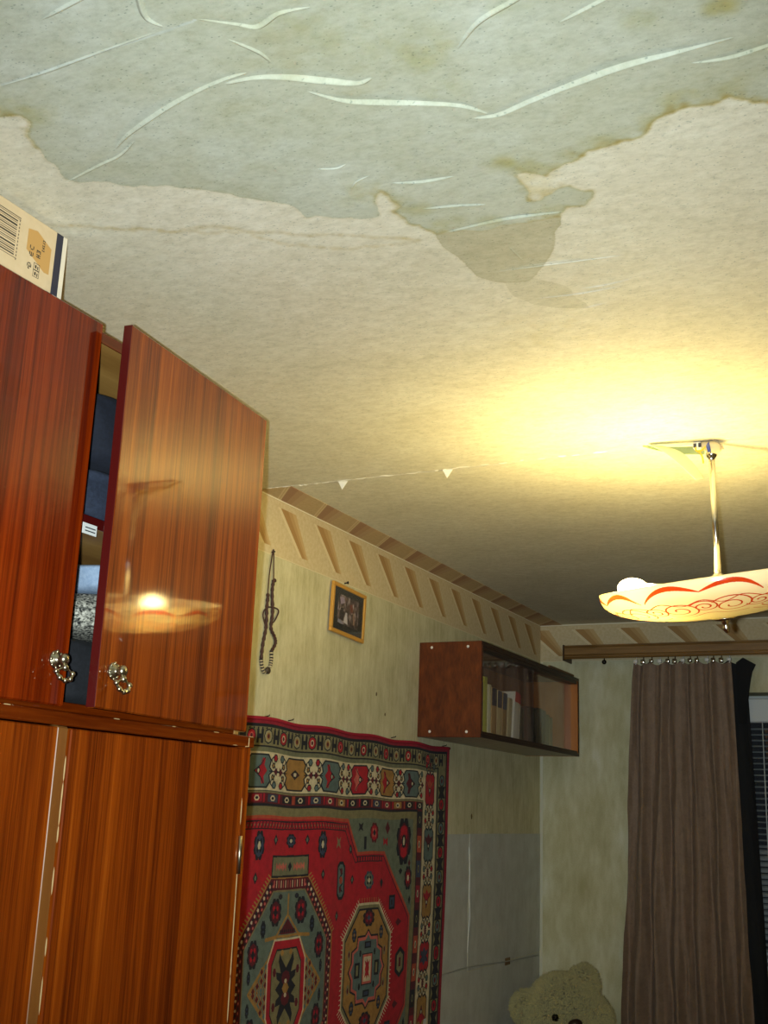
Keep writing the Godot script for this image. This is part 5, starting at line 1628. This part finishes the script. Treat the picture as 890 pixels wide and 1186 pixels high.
func necklace():
	var x := XL + 0.007
	var to3 := func(l: Array) -> Array: return l.map(func(p): return Vector3(x, p[1], p[0]))
	var N := thing("bead_necklace", Vector3(x, 1.915, -3.13), "brown cord necklace with striped beads hanging on the wall", "necklace")
	var cord := mat(c8(70, 42, 34), 0.7)
	var thin := MB.new(N.position, true)
	thin.tube(curve(to3.call([[-3.116, 2.163], [-3.118, 2.235], [-3.130, 2.306], [-3.136, 2.309], [-3.146, 2.215]]), 5), 0.0022, 6)
	put("cord", thin, cord, N)
	var thick := MB.new(N.position, true)
	var l := curve(to3.call([[-3.118, 2.166], [-3.116, 2.117], [-3.118, 2.057], [-3.106, 2.005], [-3.101, 1.954]]), 8)
	var r := curve(to3.call([[-3.146, 2.218], [-3.142, 2.178], [-3.152, 2.113], [-3.148, 2.061], [-3.173, 2.035], [-3.181, 2.015], [-3.16, 1.987]]), 8)
	for s in [l, r]:
		var rad := []
		for i in s.size():
			rad.append(0.0052 + 0.0012 * sin(i * 2.1))
		thick.tube(s, rad, 8)
	put("braided_cord", thick, cord, N)
	var loop := MB.new(N.position, true)
	loop.tube(curve(to3.call([[-3.118, 2.057], [-3.095, 2.096], [-3.12, 2.123], [-3.172, 2.129], [-3.188, 2.119], [-3.167, 2.087], [-3.15, 2.075]]), 6), 0.0026, 6)
	put("loose_loop", loop, cord, N)
	var knot := MB.new(N.position, true)
	knot.ball(Vector3(x, 2.218, -3.152), Vector3(0.006, 0.007, 0.008), 8, 6)
	knot.ball(Vector3(x, 2.163, -3.117), Vector3(0.006, 0.007, 0.007), 8, 6)
	put("knot", knot, cord, N)
	var strand := curve(to3.call([[-3.101, 1.952], [-3.106, 1.936], [-3.115, 1.92], [-3.126, 1.912]]), 8)
	var strand2 := curve(to3.call([[-3.16, 1.985], [-3.162, 1.965], [-3.16, 1.947], [-3.156, 1.934]]), 8)
	var ivory := mat(c8(196, 180, 142), 0.4)
	var dk := mat(c8(36, 24, 22), 0.4)
	for s in [strand, strand2]:
		for i in range(0, s.size() - 1, 2):
			var b := MB.new(N.position, true)
			var d: Vector3 = (s[i + 1] - s[i]).normalized()
			b.tube([s[i] - d * 0.0034, s[i] - d * 0.002, s[i] + d * 0.002, s[i] + d * 0.0034], [0.0035, 0.0062, 0.0062, 0.0035], 10)
			put("bead", b, ivory if (i / 2) % 2 else dk, N)
	var pend := MB.new(N.position, true)
	pend.ball(Vector3(x + 0.001, 1.922, -3.143), Vector3(0.008, 0.012, 0.014), 12, 8)
	put("pendant", pend, mat(c8(70, 58, 46), 0.45), N)
	var nail := MB.new(N.position, true)
	nail.tube([Vector3(XL - 0.004, 2.309, -3.133), Vector3(XL + 0.014, 2.311, -3.133)], 0.0026, 6)
	put("nail", nail, T.dark_metal, N)

# ------------------------------------------------------------------ carton on the cabinet
func carton():
	var x1 := -1.392
	var x0 := -1.78
	var z0 := -1.44
	var z1 := -0.94
	var y0 := 2.3525
	var y1 := 2.488
	var c := thing("carton", Vector3((x0 + x1) / 2, y0, (z0 + z1) / 2), "tan printed cardboard box with barcode on top of the cabinet", "box")
	var card := mat(c8(216, 186, 138), 0.7)
	var body := MB.new(c.position)
	body.box(Vector3(x0, y0, z0 + 0.004), Vector3(x1, y1, z1), 0.002)
	put("body", body, card, c)
	# printed front
	var w := 1000
	var h := 270
	var im := Image.create(w, h, false, Image.FORMAT_RGB8)
	im.copy_from(layered(w, h, [[211, 0.02, 1, 1, 0.6]], [[0.0, c8(208, 182, 140)], [1.0, c8(218, 194, 156)]]))
	# u runs away from the camera: 0 at the near end, 1000 at the far edge; 2 px per mm
	var ink := c8(58, 50, 40)
	var yb := 34
	var bars := [3, 2, 2, 4, 5, 2, 2, 3, 7, 3, 2, 2, 4, 4, 2, 3, 3, 2, 6, 3, 2, 4, 3, 2, 2, 5, 6, 3, 2, 2, 4, 3, 3, 2, 5, 4, 2, 3]
	for i in bars.size():
		if i % 2 == 0:
			im.fill_rect(Rect2i(520, yb, 232 + (14 if i < 3 or i > 34 else 0), bars[i]), ink)
		yb += bars[i] + 1
	for k in 12:
		im.fill_rect(Rect2i(760, 42 + k * 13, 5, 8), c8(120, 104, 80))
	rast_poly(im, [Vector2(806, 52), Vector2(850, 42), Vector2(925, 78), Vector2(925, 176), Vector2(900, 178), Vector2(806, 130)], c8(196, 150, 84))
	# marks turned on their side: a C and E, bracketed blocks, small lettering
	var glyph := func(x: int, y: int, s: int, rows: Array):
		for r in rows.size():
			for q in rows[r].length():
				if rows[r][q] == "#":
					im.fill_rect(Rect2i(x + q * s, y + r * s, s, s), ink)
	glyph.call(822, 106, 4, ["#...#", "#...#", "#...#", ".###."])
	glyph.call(822, 130, 4, ["#.#.#", "#.#.#", "#.#.#", ".###."])
	glyph.call(856, 110, 4, ["#####", "#.#.#", "#...#", ".....", "#####", "..#..", "#####"])
	glyph.call(880, 62, 3, ["####", "#..#", "....", "####", "...#", "....", "#.##", "##.#", "....", "####", ".##.", "....", "#..#", "####"])
	glyph.call(818, 172, 4, [".###.", "#...#", "#.#.#", "#.###", ".#...", ".##.."])
	for f in [[850, 162], [850, 188]]:
		rast_line(im, [Vector2(f[0], f[1]), Vector2(f[0] + 28, f[1]), Vector2(f[0] + 28, f[1] + 24), Vector2(f[0], f[1] + 24), Vector2(f[0], f[1])], 2.0, ink)
		im.fill_rect(Rect2i(f[0] + 6, f[1] + 6, 8, 12), ink)
		im.fill_rect(Rect2i(f[0] + 18, f[1] + 8, 5, 12), ink)
	im.fill_rect(Rect2i(944, 0, 34, h), c8(44, 44, 58))
	im.fill_rect(Rect2i(978, 0, 22, h), c8(226, 214, 190))
	var fr := MB.new(c.position)
	slab_uv(fr, Vector3(x1 - 0.0005, y0 + 0.0005, z0 + 0.004), Vector3(x1 + 0.0012, y1 - 0.0005, z1), func(p): return Vector2((z1 - p.z) / (z1 - z0 - 0.004), (y1 - p.y) / (y1 - y0)))
	tag(put("printed_face", fr, tmat(im, 0.6, 1.0, false), c), "printed tan cardboard face with barcode")
	var flap := MB.new(c.position)
	flap.box(Vector3(x0, y0, z0), Vector3(x1 - 0.006, y1 - 0.002, z0 + 0.0035), 0.001)
	put("end_flap", flap, mat(c8(206, 180, 140), 0.7), c)
	var bent := MB.new(c.position, true)
	bent.tube(curve([Vector3(x1 - 0.012, y1 - 0.004, z0 - 0.001), Vector3(x1 - 0.011, y0 + 0.08, z0 - 0.004), Vector3(x1 - 0.012, y0 + 0.05, z0 - 0.003), Vector3(x1 - 0.011, y0 + 0.025, z0 - 0.006), Vector3(x1 - 0.012, y0 + 0.001, z0 - 0.002)], 5), 0.0025, 6)
	put("torn_edge", bent, mat(c8(150, 92, 44), 0.8), c)

# ------------------------------------------------------------------ clothes in the cabinet
func bundle(called: String, c: Vector3, r: Vector3, sd: int, amp: float, folds: float, m: Material, label: String, category: String):
	var n := FastNoiseLite.new()
	n.seed = sd
	n.frequency = 7.0
	n.fractal_octaves = 3
	var at := c - Vector3(0, r.y, 0)
	var mb := MB.new(at, true)
	var N := 44
	var M := 28
	var g := []
	for i in M + 1:
		var la := -PI / 2 + PI * i / M
		var row := []
		for k in N + 1:
			var lo := TAU * (k % N) / N
			var d := Vector3(cos(la) * cos(lo), sin(la), cos(la) * sin(lo))
			var e := Vector3(signf(d.x) * pow(absf(d.x), 0.45), signf(d.y) * pow(absf(d.y), 0.45), signf(d.z) * pow(absf(d.z), 0.45))
			var p := e * r
			var q := p + c
			var s := 1.0 + amp * n.get_noise_3d(q.x, q.y * 1.8, q.z) * 2.0 + amp * 0.5 * sin(p.y / r.y * folds * PI) * absf(cos(la))
			p = p * Vector3(s, 1.0 + (s - 1.0) * 0.6, s)
			p.y = maxf(p.y, -r.y)
			p.x = clampf(p.x, -r.x * 1.12, r.x * 1.12)
			row.append(c + p)
		g.append(row)
	mb.smooth(true)
	for i in M:
		for k in N:
			var a: Vector3 = g[i][k]
			var b: Vector3 = g[i][k + 1]
			var cc: Vector3 = g[i + 1][k + 1]
			var d: Vector3 = g[i + 1][k]
			var u0 := Vector2(k, i) / 12.0
			if i > 0: mb.tri(a, b, cc, c, u0, u0 + Vector2(0.083, 0), u0 + Vector2(0.083, 0.083))
			if i < M - 1: mb.tri(a, cc, d, c, u0, u0 + Vector2(0.083, 0.083), u0 + Vector2(0, 0.083))
	tag(put(called, mb, m), label, category, "clothes in the top cabinet")

func cloth_mat(c: Color, c2: Color, sd: int, f := 0.12) -> StandardMaterial3D:
	return tmat(layered(256, 256, [[sd, f, 1, 1, 0.7], [sd + 1, f * 3, 1, 1, 0.5]], [[0.0, c], [1.0, c2]]), 0.9, 3.0, true, false)

func garments():
	var navy := cloth_mat(c8(12, 15, 24), c8(30, 36, 52), 221)
	var jean := cloth_mat(c8(22, 28, 42), c8(52, 62, 82), 223)
	bundle("folded_trousers", Vector3(-1.60, 2.065, -1.83), Vector3(0.155, 0.0625, 0.24), 1, 0.05, 3.0, jean, "faded blue-grey folded jeans on the cabinet shelf", "clothes")
	bundle("folded_jacket", Vector3(-1.61, 2.214, -1.84), Vector3(0.15, 0.08, 0.23), 2, 0.06, 2.5, navy, "dark navy bundled jacket, topmost in the cabinet", "clothes")
	var blk := cloth_mat(c8(12, 13, 16), c8(34, 36, 42), 225)
	bundle("black_bag", Vector3(-1.60, 1.733, -1.82), Vector3(0.15, 0.067, 0.235), 3, 0.05, 2.0, blk, "black cloth bundle at the bottom of the open cabinet", "clothes")
	var pat := tmat(layered(256, 256, [[227, 0.06, 1, 1, 0.9], [228, 0.12, 1, 1, 0.6]], [[0.0, c8(26, 26, 26)], [0.46, c8(46, 46, 42)], [0.52, c8(186, 182, 164)], [0.75, c8(220, 216, 200)], [1.0, c8(110, 106, 92)]]), 0.9, 4.5, true, false)
	bundle("patterned_blouse", Vector3(-1.60, 1.851, -1.865), Vector3(0.15, 0.043, 0.19), 4, 0.06, 2.0, pat, "black and white mottled garment between black and blue cloth", "clothes")
	var lb := cloth_mat(c8(120, 142, 172), c8(176, 194, 214), 229)
	bundle("blue_shirt", Vector3(-1.62, 1.930, -1.89), Vector3(0.145, 0.03, 0.16), 5, 0.06, 1.0, lb, "light blue folded shirt on top of the mottled garment", "clothes")
	var gr := cloth_mat(c8(92, 96, 102), c8(140, 144, 148), 231)
	bundle("grey_sweater", Vector3(-1.60, 1.845, -1.575), Vector3(0.13, 0.043, 0.07), 6, 0.05, 2.0, gr, "grey cloth at the left edge of the cabinet gap", "clothes")

# ------------------------------------------------------------------ teddy bear
func cap_d(p: Vector3, a: Vector3, b: Vector3, ra: float, rb: float) -> float:
	var ab := b - a
	var t := clampf((p - a).dot(ab) / maxf(ab.length_squared(), 1e-9), 0, 1)
	return (p - a - ab * t).length() - lerpf(ra, rb, t)

func smin(a: float, b: float, k: float) -> float:
	var h := clampf(0.5 + 0.5 * (b - a) / k, 0, 1)
	return lerpf(b, a, h) - k * h * (1 - h)

func nets(mb: MB, lo: Vector3, n: Vector3i, cell: float, f: Callable):
	var sx := n.x + 1
	var sy := n.y + 1
	var sz := n.z + 1
	var val := PackedFloat32Array()
	val.resize(sx * sy * sz)
	for z in sz:
		for y in sy:
			for x in sx:
				val[(z * sy + y) * sx + x] = f.call(lo + Vector3(x, y, z) * cell)
	var vert := {}
	for z in n.z:
		for y in n.y:
			for x in n.x:
				var s := Vector3.ZERO
				var cnt := 0
				var v := []
				for c in 8:
					v.append(val[((z + (c >> 2)) * sy + y + ((c >> 1) & 1)) * sx + x + (c & 1)])
				for e in [[0, 1], [2, 3], [4, 5], [6, 7], [0, 2], [1, 3], [4, 6], [5, 7], [0, 4], [1, 5], [2, 6], [3, 7]]:
					var a: float = v[e[0]]
					var b: float = v[e[1]]
					if (a < 0) != (b < 0):
						var t := a / (a - b)
						var pa := Vector3(e[0] & 1, (e[0] >> 1) & 1, e[0] >> 2)
						var pb := Vector3(e[1] & 1, (e[1] >> 1) & 1, e[1] >> 2)
						s += pa.lerp(pb, t)
						cnt += 1
				if cnt:
					vert[Vector3i(x, y, z)] = lo + (Vector3(x, y, z) + s / cnt) * cell
	for k in vert.keys():
		for ax in 3:
			var i := (ax + 1) % 3
			var j := (ax + 2) % 3
			if k[i] == 0 or k[j] == 0: continue
			var q: Vector3i = k
			var e: Vector3i = k
			e[ax] += 1
			var a := val[(q.z * sy + q.y) * sx + q.x]
			var b := val[(e.z * sy + e.y) * sx + e.x]
			if (a < 0) == (b < 0): continue
			var k1: Vector3i = k
			k1[i] -= 1
			var k2: Vector3i = k
			k2[j] -= 1
			var k3: Vector3i = k1
			k3[j] -= 1
			var mid: Vector3 = (vert[k] + vert[k1] + vert[k2] + vert[k3]) / 4.0
			var dirn := Vector3.ZERO
			dirn[ax] = 1.0 if a < 0 else -1.0
			mb.quad(vert[k], vert[k1], vert[k3], vert[k2], mid - dirn * cell)

func teddy_bear():
	var at := Vector3(-1.64, 0.0, -5.30)
	var B := thing("teddy_bear", at, "large pale yellow plush teddy bear in the room corner", "teddy bear")
	# head turned to the room and tilted
	var hc := Vector3(-0.035, 0.655, 0.02)
	var hb := Basis(Vector3.UP, deg_to_rad(30)) * Basis(Vector3.BACK, deg_to_rad(19)) * Basis(Vector3.RIGHT, deg_to_rad(-8))
	var hp := func(x: float, y: float, z: float) -> Vector3: return hc + hb * Vector3(x, y, z)
	var fur := FastNoiseLite.new()
	fur.frequency = 26.0
	fur.fractal_octaves = 3
	var el: Vector3 = hp.call(-0.145, 0.06, -0.02)
	var er: Vector3 = hp.call(0.14, 0.085, -0.03)
	var mz: Vector3 = hp.call(0.0, -0.06, 0.14)
	var crown: Vector3 = hp.call(0, 0.02, 0)
	var cheek_l: Vector3 = hp.call(-0.07, -0.05, 0.04)
	var cheek_r: Vector3 = hp.call(0.07, -0.05, 0.04)
	var body := func(p: Vector3) -> float:
		var d := cap_d(p, Vector3(0, 0.18, 0), Vector3(0, 0.40, 0.0), 0.19, 0.14)
		d = smin(d, cap_d(p, Vector3(0, 0.42, 0), hc, 0.11, 0.1), 0.05)
		d = smin(d, cap_d(p, crown, crown, 0.143, 0.143), 0.05)
		d = smin(d, cap_d(p, cheek_l, cheek_r, 0.115, 0.115), 0.05)
		d = smin(d, cap_d(p, mz, mz - hb.z * 0.03, 0.062, 0.085), 0.04)
		d = smin(d, cap_d(p, el, el + hb.y * 0.02, 0.055, 0.055), 0.025)
		d = smin(d, cap_d(p, er, er + hb.y * 0.02, 0.055, 0.055), 0.025)
		d = smin(d, cap_d(p, Vector3(-0.14, 0.40, 0.03), Vector3(-0.19, 0.2, 0.16), 0.07, 0.06), 0.04)
		d = smin(d, cap_d(p, Vector3(0.14, 0.40, 0.03), Vector3(0.23, 0.2, 0.16), 0.07, 0.06), 0.04)
		d = smin(d, cap_d(p, Vector3(-0.12, 0.1, 0.08), Vector3(-0.17, 0.085, 0.36), 0.095, 0.08), 0.04)
		d = smin(d, cap_d(p, Vector3(0.12, 0.1, 0.08), Vector3(0.2, 0.085, 0.36), 0.095, 0.08), 0.04)
		return d + fur.get_noise_3d(p.x, p.y, p.z) * 0.008
	var mb := MB.new(Vector3.ZERO, true)
	nets(mb, Vector3(-0.33, -0.02, -0.22), Vector3i(46, 62, 48), 0.0145, body)
	var plush := tmat(layered(256, 256, [[241, 0.08, 1, 1, 0.6], [242, 0.25, 1, 1, 0.5]], [[0.0, c8(146, 136, 86)], [0.5, c8(192, 182, 126)], [1.0, c8(222, 214, 168)]]), 0.95, 4.0, true, false)
	plush.rim_enabled = true
	plush.rim = 0.5
	var bo := put("body", mb, plush, B)
	# short fur over the head and shoulders
	var blade := MB.new(Vector3.ZERO, true)
	blade.tube([Vector3.ZERO, Vector3(0, 0.014, 0.002), Vector3(0, 0.026, 0.009)], [0.0022, 0.0016, 0.0003], 3)
	var arr: Array = bo.mesh.surface_get_arrays(0)
	var vs: PackedVector3Array = arr[Mesh.ARRAY_VERTEX]
	var ns: PackedVector3Array = arr[Mesh.ARRAY_NORMAL]
	var rng := RandomNumberGenerator.new()
	rng.seed = 77
	var tr := []
	for i in vs.size():
		if vs[i].y < 0.42: continue
		for k in 3:
			var p := vs[i] + Vector3(rng.randf_range(-0.007, 0.007), rng.randf_range(-0.007, 0.007), rng.randf_range(-0.007, 0.007)) - ns[i] * 0.005
			var nn := (ns[i] + Vector3(rng.randfn(0, 0.4), rng.randfn(0, 0.4) - 0.35, rng.randfn(0, 0.4))).normalized()
			tr.append(Transform3D(Basis(Quaternion(Vector3.UP, nn)), p))
	var mm := MultiMesh.new()
	mm.transform_format = MultiMesh.TRANSFORM_3D
	mm.mesh = blade.mesh(plush)
	mm.instance_count = tr.size()
	for i in tr.size():
		mm.set_instance_transform(i, tr[i])
	var mi := MultiMeshInstance3D.new()
	mi.name = "fur"
	mi.multimesh = mm
	B.add_child(mi)
	mi.set_meta("kind", "stuff")
	var gloss := mat(c8(14, 10, 8), 0.08)
	for e in [-0.062, 0.062]:
		var eye := MB.new(Vector3.ZERO, true)
		eye.ball(hp.call(e, 0.012, 0.160 if e < 0.0 else 0.128), Vector3.ONE * 0.0165, 14, 10)
		put("eye", eye, gloss, B)
	var nose := MB.new(Vector3.ZERO, true)
	nose.ball(hp.call(0.0, -0.035, 0.215), Vector3(0.034, 0.024, 0.02), 16, 10, hb)
	put("nose", nose, mat(c8(38, 20, 14), 0.35), B)
